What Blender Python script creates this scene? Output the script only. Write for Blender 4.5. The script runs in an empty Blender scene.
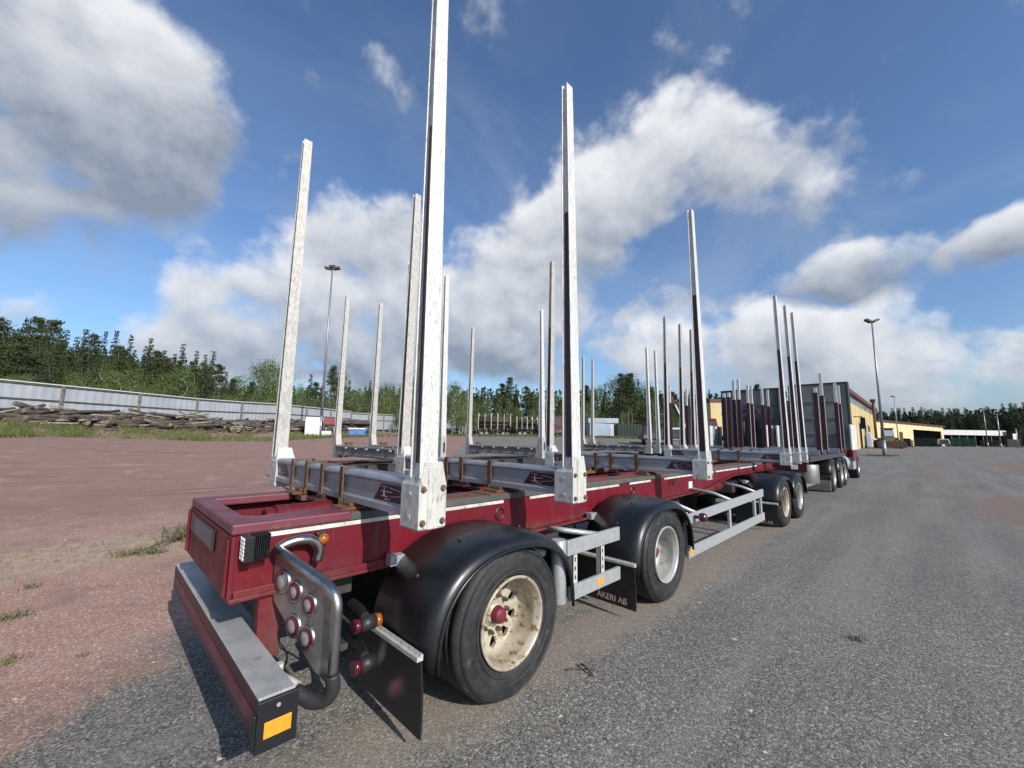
import bpy, bmesh, math, random
import numpy as np
from mathutils import Matrix, Vector, Euler
R = math.radians
PI = math.pi
S = bpy.context.scene
C = S.collection
random.seed(7)

# ------------------------------------------------------------------ camera
F_PX, PITCH, ROLL, YAW = 410.4, R(7.24), R(0.90), R(44.74)
CAM = np.array([-1.471, -3.136, 1.628])
_fw = np.array([math.cos(YAW)*math.cos(PITCH), math.sin(YAW)*math.cos(PITCH), math.sin(PITCH)])
_r0 = np.array([math.sin(YAW), -math.cos(YAW), 0.0])
_u0 = np.cross(_r0, _fw)
_r = math.cos(ROLL)*_r0 + math.sin(ROLL)*_u0
_u = -math.sin(ROLL)*_r0 + math.cos(ROLL)*_u0
_fh = np.array([math.cos(YAW), math.sin(YAW), 0.0])
cd = bpy.data.cameras.new('camera')
cam = bpy.data.objects.new('camera', cd); C.objects.link(cam)
cd.sensor_width = 36.0; cd.lens = F_PX/1024*36.0
cd.clip_start = 0.05; cd.clip_end = 6000
cam.matrix_world = Matrix(((_r[0], _u[0], -_fw[0], CAM[0]), (_r[1], _u[1], -_fw[1], CAM[1]),
                           (_r[2], _u[2], -_fw[2], CAM[2]), (0, 0, 0, 1)))
S.camera = cam

def ray(px, py):
    return _fw + _r*(px-512)/F_PX - _u*(py-384)/F_PX
def pt(px, py, Z):
    """world point seen at pixel (px,py) of the photograph, Z metres ahead"""
    d = ray(px, py); return CAM + d*(Z/float(d @ _fh))

def face(px):
    return YAW-math.atan((px-512)/F_PX)-PI/2, math.cos(math.atan((px-512)/F_PX))

# ------------------------------------------------------------------ sun and sky
SUN = Vector((-0.09, -0.86, 0.5)).normalized()
sd = bpy.data.lights.new('sun', 'SUN'); so = bpy.data.objects.new('sun', sd); C.objects.link(so)
sd.energy = 4.6; sd.angle = R(0.5); sd.color = (1.0, 0.95, 0.87)
so.rotation_euler = SUN.to_track_quat('Z', 'Y').to_euler(); so.location = (0, -20, 30)
S.view_settings.view_transform = 'Standard'; S.view_settings.look = 'None'
S.view_settings.exposure = 0.18; S.view_settings.gamma = 1.0
S.cycles.max_bounces = 6; S.cycles.transparent_max_bounces = 8

W = bpy.data.worlds.new("World"); S.world = W; W.use_nodes = True
NT = W.node_tree; NT.nodes.clear()

class NB:
    """tiny node-building helper"""
    def __init__(s, nt): s.t = nt
    def n(s, typ, **kw):
        nd = s.t.nodes.new(typ)
        for k, v in kw.items(): setattr(nd, k, v)
        return nd
    def set(s, sock, v):
        if isinstance(v, bpy.types.NodeSocket): s.t.links.new(v, sock)
        else: sock.default_value = v
    def m(s, op, a, b=None, c=None, clamp=False):
        nd = s.n('ShaderNodeMath', operation=op); nd.use_clamp = clamp
        s.set(nd.inputs[0], a)
        if b is not None: s.set(nd.inputs[1], b)
        if c is not None: s.set(nd.inputs[2], c)
        return nd.outputs[0]
    def vm(s, op, a, b=None):
        nd = s.n('ShaderNodeVectorMath', operation=op); s.set(nd.inputs[0], a)
        if b is not None: s.set(nd.inputs[1], b)
        return nd.outputs['Value'] if op in ('DOT_PRODUCT', 'LENGTH', 'DISTANCE') else nd.outputs[0]
    def smooth(s, v, a, b, lo=0.0, hi=1.0):
        nd = s.n('ShaderNodeMapRange', interpolation_type='SMOOTHSTEP')
        s.set(nd.inputs['Value'], v); nd.inputs['From Min'].default_value = a; nd.inputs['From Max'].default_value = b
        nd.inputs['To Min'].default_value = lo; nd.inputs['To Max'].default_value = hi
        return nd.outputs[0]
    def lin(s, v, a, b, lo=0.0, hi=1.0):
        nd = s.n('ShaderNodeMapRange'); s.set(nd.inputs['Value'], v)
        nd.inputs['From Min'].default_value = a; nd.inputs['From Max'].default_value = b
        nd.inputs['To Min'].default_value = lo; nd.inputs['To Max'].default_value = hi
        return nd.outputs[0]
    def mix(s, f, a, b, blend='MIX'):
        nd = s.n('ShaderNodeMix', data_type='RGBA', blend_type=blend)
        s.set(nd.inputs[0], f)
        for so_, v in ((nd.inputs[6], a), (nd.inputs[7], b)):
            if isinstance(v, tuple) and len(v) == 3: v = (*v, 1)
            s.set(so_, v)
        return nd.outputs[2]
    def noise(s, vec, scale, detail=4, rough=.5, dist=0.0, out=0):
        nd = s.n('ShaderNodeTexNoise'); s.set(nd.inputs['Vector'], vec)
        nd.inputs['Scale'].default_value = scale; nd.inputs['Detail'].default_value = detail
        nd.inputs['Roughness'].default_value = rough; nd.inputs['Distortion'].default_value = dist
        return nd.outputs[out]
    def vor(s, vec, scale, out='Distance', feature='F1', rand=1.0):
        nd = s.n('ShaderNodeTexVoronoi', feature=feature); s.set(nd.inputs['Vector'], vec)
        nd.inputs['Scale'].default_value = scale; nd.inputs['Randomness'].default_value = rand
        return nd.outputs[out]
    def mapping(s, vec, loc=(0, 0, 0), rot=(0, 0, 0), sc=(1, 1, 1), typ='POINT'):
        nd = s.n('ShaderNodeMapping', vector_type=typ); s.set(nd.inputs['Vector'], vec)
        nd.inputs['Location'].default_value = loc; nd.inputs['Rotation'].default_value = rot; nd.inputs['Scale'].default_value = sc
        return nd.outputs[0]

# clouds: (px, py, half width, half height, amount, tilt in degrees, how dull) measured in the photograph
CLOUDS = [(55, 80, 165, 115, .84, 0, .4), (150, 120, 100, 105, .76, 0, .15), (60, 195, 165, 58, .85, 0, .35), (195, 90, 70, 80, .6, 0, 0),
          (405, 85, 38, 46, .5, 40, 0), (15, 308, 52, 26, .8, 0, 0),
          (225, 330, 125, 58, .95, 0, 0), (330, 310, 130, 72, .95, 0, .15), (370, 228, 62, 48, .75, 0, 0), (420, 345, 120, 62, .95, 0, .25),
          (470, 285, 95, 60, .8, 0, .1), (530, 335, 90, 55, .75, 0, .1), (560, 235, 110, 75, .95, 28, 0), (640, 175, 110, 58, .9, 25, 0), (735, 150, 120, 44, .62, 18, 0),
          (750, 195, 90, 40, .55, 5, 0), (670, 296, 75, 24, .55, 8, .3),
          (690, 352, 92, 56, 1.0, 0, -.25), (800, 368, 120, 50, .95, 0, .1), (780, 335, 50, 30, .55, 0, 0),
          (870, 268, 130, 30, .72, 12, .35), (1005, 246, 75, 30, .85, 25, .15),
          (905, 335, 78, 46, .85, 10, 0), (910, 375, 130, 42, .95, 0, -.05), (1010, 358, 62, 46, .95, 0, .3), (990, 398, 120, 30, .9, 0, .1)]
XTRA = [((-.5, .7, .45), .3, .16), ((-.9, .2, .35), .4, .2), ((-.3, -.7, .6), .35, .2), ((.6, -.75, .25), .45, .14), ((.2, .1, .97), .2, .14)]  # unseen clouds outside the view, added to show in reflections
def cloud_field(b, V):
    wv = b.vm('SUBTRACT', b.noise(V, 6.0, 2, .5, out=1), (.5, .5, .5)); sc = b.n('ShaderNodeVectorMath', operation='SCALE')
    b.set(sc.inputs[0], wv); sc.inputs['Scale'].default_value = .10
    Vw = b.vm('ADD', V, sc.outputs[0])
    st = {'a': None, 'h': None}
    def blob(c, t1, s1, s2, a, dull=0.0):
        c = Vector(c).normalized(); t1 = Vector(t1); t1 = (t1 - t1.dot(c)*c).normalized(); t2 = c.cross(t1)
        u = b.vm('DOT_PRODUCT', Vw, tuple(t1/s1)); v = b.vm('DOT_PRODUCT', Vw, tuple(t2/s2))
        q = b.m('MULTIPLY_ADD', u, u, b.m('MULTIPLY', v, v))
        k = b.m('SUBTRACT', 1.0, q, clamp=True)
        w = b.m('ADD', v, dull) if dull else v
        st['a'] = b.m('MULTIPLY', k, a) if st['a'] is None else b.m('MULTIPLY_ADD', k, a, st['a'])
        st['h'] = b.m('MULTIPLY', k, w) if st['h'] is None else b.m('MULTIPLY_ADD', k, w, st['h'])
    nrm = lambda v: v/np.linalg.norm(v)
    for px, py, rx, ry, a, tl, dl in CLOUDS:
        c = nrm(ray(px, py)); ca, sa = math.cos(R(tl)), math.sin(R(tl))
        e1 = (nrm(ray(px+rx*ca, py-rx*sa)) - nrm(ray(px-rx*ca, py+rx*sa)))/2
        e2 = (nrm(ray(px+ry*sa, py+ry*ca)) - nrm(ray(px-ry*sa, py-ry*ca)))/2
        blob(c, e1, float(np.linalg.norm(e1))*1.22, float(np.linalg.norm(e2))*1.22, a, dl)
    for c, s1, s2 in XTRA: blob(c, (c[1], -c[0], 0), s1, s2, .9)
    acc = b.m('MINIMUM', st['a'], 1.0)
    hN = b.m('DIVIDE', st['h'], b.m('ADD', st['a'], .12))
    stv = b.mapping(V, (0, 0, 0), (0, 0, 0), (1, 1, 1.2))
    n1 = b.noise(stv, 5.2, 8, .56, .1)
    n2 = b.noise(b.vm('ADD', stv, (0.014, -0.014, 0.040)), 5.2, 4, .56, .1)
    vo = b.n('ShaderNodeTexVoronoi', feature='F1'); b.set(vo.inputs['Vector'], Vw); vo.inputs['Scale'].default_value = 15
    vo.inputs['Detail'].default_value = 2; vo.inputs['Roughness'].default_value = .6; vo.normalize = True
    x = b.m('MULTIPLY_ADD', b.m('SUBTRACT', n1, .5), 2.3, b.m('MULTIPLY', acc, .84))
    x = b.m('MULTIPLY_ADD', b.m('SUBTRACT', .33, vo.outputs['Distance']), .46, x)
    sh = b.m('MULTIPLY', b.m('SUBTRACT', n1, n2), 1.5)
    sh = b.m('MULTIPLY_ADD', b.m('SUBTRACT', .33, vo.outputs['Distance']), .30, sh)
    return x, hN, sh
def build_world():
    b = NB(NT)
    tc = b.n('ShaderNodeTexCoord'); V = tc.outputs['Generated']
    V = b.vm('NORMALIZE', V)
    sky = b.n('ShaderNodeTexSky', sky_type='NISHITA')
    sky.sun_disc = False; sky.sun_elevation = R(30); sky.sun_rotation = R(186)
    sky.air_density = 1.0; sky.dust_density = 1.4; sky.ozone_density = 2.2; sky.altitude = 100
    d0, hN, sh = cloud_field(b, V)
    z = b.n('ShaderNodeSeparateXYZ'); b.set(z.inputs[0], V)
    alpha = b.smooth(d0, .25, .80)
    light = b.m('ADD', b.m('MULTIPLY_ADD', hN, -.66, .52), sh)
    light = b.m('ADD', light, b.m('MULTIPLY', b.smooth(d0, .8, .3), .16), clamp=True)
    ccol = b.mix(light, (1.95, 2.3, 2.9), (6.7, 6.8, 7.0))
    low = b.smooth(z.outputs[2], .0, .1)
    alpha = b.m('MULTIPLY', alpha, b.lin(low, 0, 1, .72, .92))
    skyc = b.mix(1.0, sky.outputs[0], (.80, .98, 1.17, 1), 'MULTIPLY')
    veil = b.noise(b.mapping(V, (3, 1, 0), (0, 0, .5), (.7, 1.6, 2.0)), 2.2, 5, .6, .6)
    skyc = b.mix(b.m('MULTIPLY', b.smooth(veil, .40, .75, .02, .22), b.smooth(z.outputs[2], .95, .35)), skyc, (4.6, 5.0, 5.6))
    col = b.mix(alpha, skyc, ccol)
    bg = b.n('ShaderNodeBackground'); b.set(bg.inputs['Color'], col); bg.inputs['Strength'].default_value = 0.12
    out = b.n('ShaderNodeOutputWorld'); NT.links.new(bg.outputs[0], out.inputs[0])
build_world()
W.cycles.sampling_method = 'MANUAL'; W.cycles.sample_map_resolution = 512

# ------------------------------------------------------------------ materials
MATS = {}
def principled(name):
    m = bpy.data.materials.new(name); m.use_nodes = True; m.node_tree.nodes.clear()
    b = NB(m.node_tree); bs = b.n('ShaderNodeBsdfPrincipled'); o = b.n('ShaderNodeOutputMaterial')
    m.node_tree.links.new(bs.outputs[0], o.inputs[0])
    return m, b, bs
def pm(name, c1, c2=None, scale=6.0, rough=.5, metal=0.0, bump=0.0, stretch=(1, 1, 1), lo=.35, hi=.65, rough2=None,
       spot=None, spot_scale=30, spot_amt=(.62, .72), coat=0.0, emit=None, bscale=None, detail=6):
    m, b, bs = principled(name)
    tc = b.n('ShaderNodeTexCoord'); v = b.mapping(tc.outputs['Object'], (0, 0, 0), (0, 0, 0), stretch)
    oi = b.n('ShaderNodeObjectInfo')
    off = b.n('ShaderNodeVectorMath', operation='SCALE'); b.set(off.inputs[0], (13.1, 7.7, 3.3)); b.set(off.inputs['Scale'], oi.outputs['Random'])
    v = b.vm('ADD', v, off.outputs[0])
    col = (*c1, 1)
    n = b.noise(v, scale, detail, .6)
    if c2 is not None:
        col = b.mix(b.smooth(n, lo, hi), c1, c2)
    if spot is not None:
        n2 = b.noise(v, spot_scale, 5, .65)
        col = b.mix(b.smooth(n2, *spot_amt), col, spot)
    b.set(bs.inputs['Base Color'], col)
    if rough2 is not None: b.set(bs.inputs['Roughness'], b.lin(n, .3, .7, rough, rough2))
    else: bs.inputs['Roughness'].default_value = rough
    bs.inputs['Metallic'].default_value = metal
    if coat: bs.inputs['Coat Weight'].default_value = coat; bs.inputs['Coat Roughness'].default_value = .12
    if bump:
        bn = b.n('ShaderNodeBump'); bn.inputs['Strength'].default_value = bump; bn.inputs['Distance'].default_value = .01
        b.set(bn.inputs['Height'], b.noise(v, bscale or scale*6, 4, .6)); b.set(bs.inputs['Normal'], bn.outputs[0])
    if emit: bs.inputs['Emission Color'].default_value = (*emit[0], 1); bs.inputs['Emission Strength'].default_value = emit[1]
    MATS[name] = m
    return m
M = MATS
def red_paint():
    m, b, bs = principled('red_paint')
    tc = b.n('ShaderNodeTexCoord'); v = tc.outputs['Object']; sx = b.n('ShaderNodeSeparateXYZ'); b.set(sx.inputs[0], v)
    n = b.noise(v, 3.0, 6, .6); col = b.mix(b.smooth(n, .3, .75), (.138, .004, .0125), (.095, .006, .013))
    st = b.noise(b.mapping(v, (0, 0, 0), (0, 0, 0), (9, 9, .9)), 1.6, 5, .65)              # runs down the plates
    col = b.mix(b.smooth(st, .54, .78, 0, .55), col, (.105, .050, .038))
    low = b.m('MULTIPLY', b.lin(sx.outputs[2], 1.02, .80), b.noise(v, 7, 6, .7))
    col = b.mix(b.smooth(low, .25, .70, 0, .5), col, (.13, .075, .058))                     # dust thrown up from the yard
    col = b.mix(b.smooth(b.noise(v, 55, 4, .7), .64, .72, 0, .75), col, (.13, .085, .07))   # mud specks
    col = b.mix(b.smooth(b.noise(v, 23, 5, .75), .70, .74), col, (.09, .038, .02))          # rust chips
    b.set(bs.inputs['Base Color'], col); b.set(bs.inputs['Roughness'], b.lin(n, .3, .7, .42, .66)); bs.inputs['Specular IOR Level'].default_value = .32
    bn = b.n('ShaderNodeBump'); bn.inputs['Strength'].default_value = .08; bn.inputs['Distance'].default_value = .01
    b.set(bn.inputs['Height'], b.noise(v, 6, 4, .6)); b.set(bs.inputs['Normal'], bn.outputs[0])
    MATS['red_paint'] = m
red_paint()
pm('faded_paint', (.165, .038, .062), (.115, .026, .038), 5, .42, 0, .1, (1, 1, 1), .3, .7, .55, (.16, .075, .05), 14, (.56, .72))
pm('dark_red', (.060, .008, .015), (.036, .008, .012), 5, .45, 0, .05, spot=(.12, .07, .05), spot_scale=14)
pm('sticker_red', (.050, .010, .020), (.035, .009, .018), 6, .33)
pm('sticker_line', (.32, .24, .27), rough=.4)
pm('rust', (.16, .070, .035), (.085, .038, .022), 9, .85, 0, .35, spot=(.26, .15, .09), spot_scale=22)
pm('rust_board', (.15, .068, .042), (.10, .045, .030), 4, .85, 0, .3, (.5, 4, 4), spot=(.22, .13, .09), spot_scale=12)
pm('strap_rust', (.17, .095, .045), (.085, .045, .025), 16, .7, .3, .2)
pm('stake_white', (.66, .65, .62), (.50, .49, .465), 6, .42, .15, .15, (5, 5, .9), .28, .70, .55, (.30, .29, .27), 24, (.53, .69))
pm('stake_old', (.46, .45, .42), (.34, .33, .31), 12, .55, .15, .2, (3, 3, 1.6), .35, .65, None, (.22, .205, .18), 16, (.55, .72))
pm('beam_alu', (.36, .37, .385), (.27, .28, .29), 4, .36, .5, .1, (2, .8, 2), .3, .7, .5, (.24, .235, .22), 10, (.58, .74))
pm('dusty_beam', (.22, .21, .20), (.13, .125, .12), 7, .8, .1, .3, spot=(.33, .31, .28), spot_scale=12)
pm('bracket_alu', (.60, .59, .55), (.46, .45, .42), 7, .45, .2, .15, (3, 3, .8), .3, .7, None, (.27, .255, .23), 16, (.54, .68))
pm('tread_alu', (.58, .585, .58), (.46, .465, .46), 5, .40, .35, .05, spot=(.30, .28, .25), spot_scale=12, spot_amt=(.60, .78))
pm('galv', (.46, .475, .48), (.36, .375, .38), 26, .42, .45, .05, (1, 1, 1), .3, .7, .55, (.30, .29, .27), 12, (.62, .76))
pm('dark_metal', (.035, .035, .037), (.06, .055, .05), 5, .6, .2, .15, spot=(.10, .075, .055), spot_scale=10)
pm('grey_edge', (.085, .092, .092), (.06, .064, .064), 6, .6, 0, .15)
pm('chrome', (.52, .51, .49), (.38, .36, .33), 7, .18, 1.0, .05, rough2=.42, spot=(.25, .22, .18), spot_scale=14, spot_amt=(.58, .75))
pm('steel_panel', (.36, .35, .34), (.25, .245, .24), 6, .32, .8, .06, rough2=.55, spot=(.16, .145, .13), spot_scale=12, spot_amt=(.55, .75))
pm('black_plastic', (.0075, .0085, .011), (.014, .0145, .016), 3, .30, 0, .03, (1, 1, 1), .4, .8, .42, (.06, .056, .05), 9, (.66, .86))
pm('rubber_flap', (.010, .010, .011), (.02, .019, .018), 4, .5, 0, .08)
pm('hose', (.025, .025, .026), rough=.55)
pm('rim_white', (.50, .455, .37), (.36, .305, .22), 4, .40, .25, .08, spot=(.17, .10, .05), spot_scale=18, spot_amt=(.52, .66))
pm('rim_silver', (.47, .465, .45), (.36, .355, .34), 6, .38, .4, .04, spot=(.24, .21, .17), spot_scale=12, spot_amt=(.56, .70))
pm('hub_red', (.15, .016, .028), (.10, .016, .022), 14, .5, 0, .05)
pm('nut', (.20, .16, .12), (.10, .065, .04), 30, .55, .5)
pm('bolt', (.24, .18, .12), (.13, .085, .05), 40, .55, .5)
pm('white_strip', (.64, .62, .59), (.44, .42, .39), 9, .55, spot=(.20, .10, .09), spot_scale=22, spot_amt=(.58, .70))
pm('lens_red', (.075, .007, .016), rough=.14, coat=.3)
pm('lens_white', (.27, .25, .255), (.19, .165, .175), 60, .22)
pm('lens_amber', (.36, .10, .012), (.22, .05, .006), 60, .16, coat=.4)
pm('orange_reflector', (.80, .33, .03), (.70, .27, .02), 40, .35)
pm('led', (.82, .82, .78), rough=.15)
pm('black_alu', (.022, .024, .027), rough=.4, metal=.4)
pm('plate_blank', (.09, .105, .14), (.05, .05, .06), 8, .4)
pm('text_white', (.62, .45, .43), (.45, .30, .28), 60, .5)
pm('white_label', (.8, .76, .76), rough=.4)
pm('fence_white', (.41, .43, .465), (.35, .37, .405), .6, .5, .2, 0, (1, 1, 1), .35, .65, None, (.56, .58, .62), 3)
pm('fence_cap', (.60, .60, .60), rough=.5)
pm('fence_dark', (.05, .048, .045), (.09, .08, .07), 2, .7)
pm('fence_post', (.20, .19, .18), (.10, .095, .09), 4, .6)
pm('bark', (.095, .075, .058), (.05, .040, .032), 5, .9, 0, .4, (1, 1, .3), spot=(.2, .17, .14), spot_scale=9)
pm('cut_wood', (.20, .15, .10), (.13, .10, .07), 9, .8)
pm('bleached_wood', (.34, .30, .26), (.22, .19, .16), 6, .85, 0, .3)
pm('pine_bark', (.16, .105, .07), (.09, .065, .05), 3, .9)
pm('birch_bark', (.45, .43, .39), (.2, .19, .17), 4, .8)
pm('yellow_wall', (.56, .43, .21), (.50, .375, .18), .25, .6)
pm('pale_yellow', (.66, .55, .31), (.60, .50, .28), .25, .6)
pm('roof_red', (.11, .03, .028), (.075, .024, .022), .6, .6)
pm('opening_shade', (.006, .006, .006), rough=1.0); MATS['opening_shade'].node_tree.nodes['Principled BSDF'].inputs['Specular IOR Level'].default_value = 0  # near-black without specular: the shade inside openings put into the colour
pm('window_glass', (.06, .075, .09), rough=.08)
pm('white_paint', (.62, .61, .59), (.5, .49, .47), 2, .5, spot=(.4, .38, .34), spot_scale=5)
pm('box_red', (.22, .03, .045), (.17, .03, .04), 2, .5)
pm('tarp_blue', (.06, .17, .42), (.045, .12, .32), 3, .5, 0, .2)
pm('bag_white', (.66, .68, .72), (.55, .57, .62), 3, .6, 0, .3)
pm('mast_grey', (.30, .31, .33), (.24, .25, .26), 2, .4, .5)
pm('headboard', (.215, .218, .208), (.155, .16, .155), 1.2, .65, .05, .1, (1, 1, 1), .3, .7, None, (.26, .265, .26), 3, (.58, .75))
pm('headboard_dark', (.125, .13, .128), (.085, .09, .09), 1.2, .65, .05, .1, (1, 1, 1), .3, .7, None, (.16, .165, .16), 3, (.58, .75))
pm('sleeve_red', (.050, .008, .019), (.034, .007, .014), 3, .45)
pm('cab_red', (.135, .012, .018), (.10, .011, .016), 2, .35, coat=.3)
pm('loader_yellow', (.20, .15, .05), (.10, .085, .045), 1.2, .6)
pm('bucket', (.060, .035, .026), (.035, .024, .02), 3, .75)
pm('green_tarp', (.05, .12, .07), (.035, .08, .05), 1.5, .6)
pm('dark_green', (.014, .03, .024), (.01, .02, .017), 1, .7)
pm('shed_blue', (.36, .43, .53), (.31, .38, .48), .5, .5)
pm('grey_roof', (.42, .44, .47), (.34, .36, .39), .4, .6)
pm('stone', (.19, .185, .18), (.10, .098, .095), 3, .9)
pm('litter', (.62, .60, .54), (.40, .35, .27), 9, .8)

def leaf_mat(name, a, c, tint):
    m, b, bs = principled(name)
    g = b.n('ShaderNodeNewGeometry'); oi = b.n('ShaderNodeObjectInfo')
    n = b.noise(g.outputs['Position'], .55, 3, .6)
    col = b.mix(b.smooth(n, .32, .68), a, c)
    col = b.mix(b.lin(oi.outputs['Random'], 0, 1, 0, .6), col, tint)
    col = b.mix(b.lin(g.outputs['Random Per Island'], 0, 1, 0, .45), col, (c[0]*1.5, c[1]*1.4, c[2]*1.2))
    b.set(bs.inputs['Base Color'], col); bs.inputs['Roughness'].default_value = .7
    bs.inputs['Specular IOR Level'].default_value = .25
    MATS[name] = m
leaf_mat('pine_leaf', (.028, .042, .016), (.050, .066, .024), (.034, .050, .022))
leaf_mat('spruce_leaf', (.020, .034, .016), (.036, .054, .024), (.026, .044, .02))
leaf_mat('birch_leaf', (.055, .088, .022), (.092, .130, .034), (.045, .075, .024))
leaf_mat('bush_leaf', (.090, .15, .028), (.14, .20, .040), (.07, .13, .03))
leaf_mat('grass_leaf', (.055, .080, .022), (.10, .115, .042), (.12, .115, .05))
leaf_mat('weed_leaf', (.085, .088, .045), (.14, .13, .075), (.17, .15, .095))

# ------------------------------------------------------------------ mesh helpers
def arc(pts, n=6):
    """round the corners of a polyline (Catmull-Rom)"""
    P_ = [Vector(p) for p in pts]; P_ = [P_[0]*2-P_[1]]+P_+[P_[-1]*2-P_[-2]]; out = []
    for i in range(1, len(P_)-2):
        for k in range(n):
            t = k/n; a, b_, c, d = P_[i-1], P_[i], P_[i+1], P_[i+2]
            out.append(.5*((2*b_)+(-a+c)*t+(2*a-5*b_+4*c-d)*t*t+(-a+3*b_-3*c+d)*t**3))
    return out+[P_[-2]]
class MB:
    def __init__(s): s.v = []; s.f = []; s.mi = []; s.sm = []
    def add(s, vs, fs, mi=0, smooth=False, mat=None):
        o = len(s.v)
        for p in vs:
            p = Vector(p)
            s.v.append(tuple(mat @ p) if mat is not None else tuple(p))
        for f in fs: s.f.append(tuple(i+o for i in f)); s.mi.append(mi); s.sm.append(smooth)
        return s
    def box(s, a, b, mi=0, mat=None):
        (x0, y0, z0), (x1, y1, z1) = a, b
        x0, x1 = min(x0, x1), max(x0, x1); y0, y1 = min(y0, y1), max(y0, y1); z0, z1 = min(z0, z1), max(z0, z1)
        return s.add([(x0, y0, z0), (x1, y0, z0), (x1, y1, z0), (x0, y1, z0), (x0, y0, z1), (x1, y0, z1), (x1, y1, z1), (x0, y1, z1)],
                     [(0, 3, 2, 1), (4, 5, 6, 7), (0, 1, 5, 4), (1, 2, 6, 5), (2, 3, 7, 6), (3, 0, 4, 7)], mi, False, mat)
    def frame_of(s, p, q):
        z = (Vector(q)-Vector(p)); L = z.length; z.normalize()
        x = z.orthogonal().normalized() if abs(z.z) > .999 else Vector((0, 0, 1)).cross(z).normalized()
        y = z.cross(x)
        return Matrix(((x.x, y.x, z.x, p[0]), (x.y, y.y, z.y, p[1]), (x.z, y.z, z.z, p[2]), (0, 0, 0, 1))), L
    def cyl(s, p, q, r, r2=None, n=16, mi=0, caps=True, smooth=True, capmi=None):
        r2 = r if r2 is None else r2
        Mx, L = s.frame_of(p, q)
        vs = [(r*math.cos(2*PI*i/n), r*math.sin(2*PI*i/n), 0) for i in range(n)] + [(r2*math.cos(2*PI*i/n), r2*math.sin(2*PI*i/n), L) for i in range(n)]
        s.add(vs, [(i, (i+1) % n, n+(i+1) % n, n+i) for i in range(n)], mi, smooth, Mx)
        if caps:
            cm = mi if capmi is None else capmi
            s.add(vs[:n], [tuple(range(n))[::-1]], cm, False, Mx); s.add(vs[n:], [tuple(range(n))], cm, False, Mx)
        return s
    def bar(s, p, q, w, h, mi=0):
        Mx, L = s.frame_of(p, q); return s.box((-w/2, -h/2, 0), (w/2, h/2, L), mi, Mx)
    def prism(s, poly, y0, y1, mi=0, axis='y', mat=None, smooth=False):
        """poly of (a,b) -> extruded along axis: y -> (a,y,b); x -> (x,a,b); z -> (a,b,z)"""
        k = {'y': lambda a, b, t: (a, t, b), 'x': lambda a, b, t: (t, a, b), 'z': lambda a, b, t: (a, b, t)}[axis]
        n = len(poly); vs = [k(a, b, y0) for a, b in poly] + [k(a, b, y1) for a, b in poly]
        s.add(vs, [(i, (i+1) % n, n+(i+1) % n, n+i) for i in range(n)], mi, smooth, mat)
        s.add(vs[:n], [tuple(range(n))[::-1]], mi, False, mat); s.add(vs[n:], [tuple(range(n))], mi, False, mat)
        return s
    def lathe(s, prof, n=48, mi=0, mat=None, smooth=True, close=False, axis='y'):
        """prof: list of (axial, radius); revolved about the y axis"""
        vs = []; m = len(prof)
        for i in range(n):
            a = 2*PI*i/n
            for t, r in prof: vs.append((r*math.cos(a), t, r*math.sin(a)))
        fs = []
        for i in range(n):
            j = (i+1) % n
            for k in range(m if close else m-1):
                k2 = (k+1) % m; fs.append((i*m+k, j*m+k, j*m+k2, i*m+k2))
        return s.add(vs, fs, mi, smooth, mat)
    def tube(s, pts, r, n=12, mi=0):
        pts = [Vector(p) for p in pts]; m = len(pts); vs = []; up = None
        for i, p in enumerate(pts):
            d = (pts[min(i+1, m-1)]-pts[max(i-1, 0)]).normalized()
            if up is None: up = d.orthogonal().normalized()
            up = (up - up.dot(d)*d).normalized(); w = d.cross(up)
            rr = r[i] if isinstance(r, (list, tuple)) else r
            for k in range(n):
                a = 2*PI*k/n; vs.append(tuple(p + rr*(math.cos(a)*up + math.sin(a)*w)))
        fs = [(i*n+k, i*n+(k+1) % n, (i+1)*n+(k+1) % n, (i+1)*n+k) for i in range(m-1) for k in range(n)]
        s.add(vs, fs, mi, True)
        s.add(vs[:n], [tuple(range(n))[::-1]], mi); s.add(vs[-n:], [tuple(range(n))], mi)
        return s
    def ball(s, c, r, mi=0, n=10, sc=(1, 1, 1)):
        vs = []; fs = []
        for i in range(n+1):
            t = PI*i/n
            for k in range(2*n):
                a = PI*k/n; vs.append((c[0]+sc[0]*r*math.sin(t)*math.cos(a), c[1]+sc[1]*r*math.sin(t)*math.sin(a), c[2]+sc[2]*r*math.cos(t)))
        for i in range(n):
            for k in range(2*n): fs.append((i*2*n+k, (i+1)*2*n+k, (i+1)*2*n+(k+1) % (2*n), i*2*n+(k+1) % (2*n)))
        return s.add(vs, fs, mi, True)
    def mesh(s, name, mats):
        me = bpy.data.meshes.new(name); me.from_pydata(s.v, [], s.f)
        for m in (mats if isinstance(mats, (list, tuple)) else [mats]): me.materials.append(MATS[m])
        me.polygons.foreach_set('material_index', s.mi); me.polygons.foreach_set('use_smooth', s.sm)
        bm = bmesh.new(); bm.from_mesh(me); bmesh.ops.remove_doubles(bm, verts=bm.verts, dist=1e-5)
        bmesh.ops.recalc_face_normals(bm, faces=bm.faces); bm.to_mesh(me); bm.free(); me.update()
        return me
    def build(s, name, mats, parent=None, bevel=0.0, loc=None):
        return link(name, s.mesh(name, mats), parent, bevel, loc)
def link(name, me, parent=None, bevel=0.0, loc=None, rot=None):
    o = bpy.data.objects.new(name, me); C.objects.link(o)
    if parent is not None: o.parent = parent
    if loc is not None: o.location = loc
    if rot is not None: o.rotation_euler = rot
    if bevel:
        md = o.modifiers.new('bevel', 'BEVEL'); md.width = bevel; md.segments = 2; md.limit_method = 'ANGLE'; md.angle_limit = R(40)
        md.harden_normals = False
    return o
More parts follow.
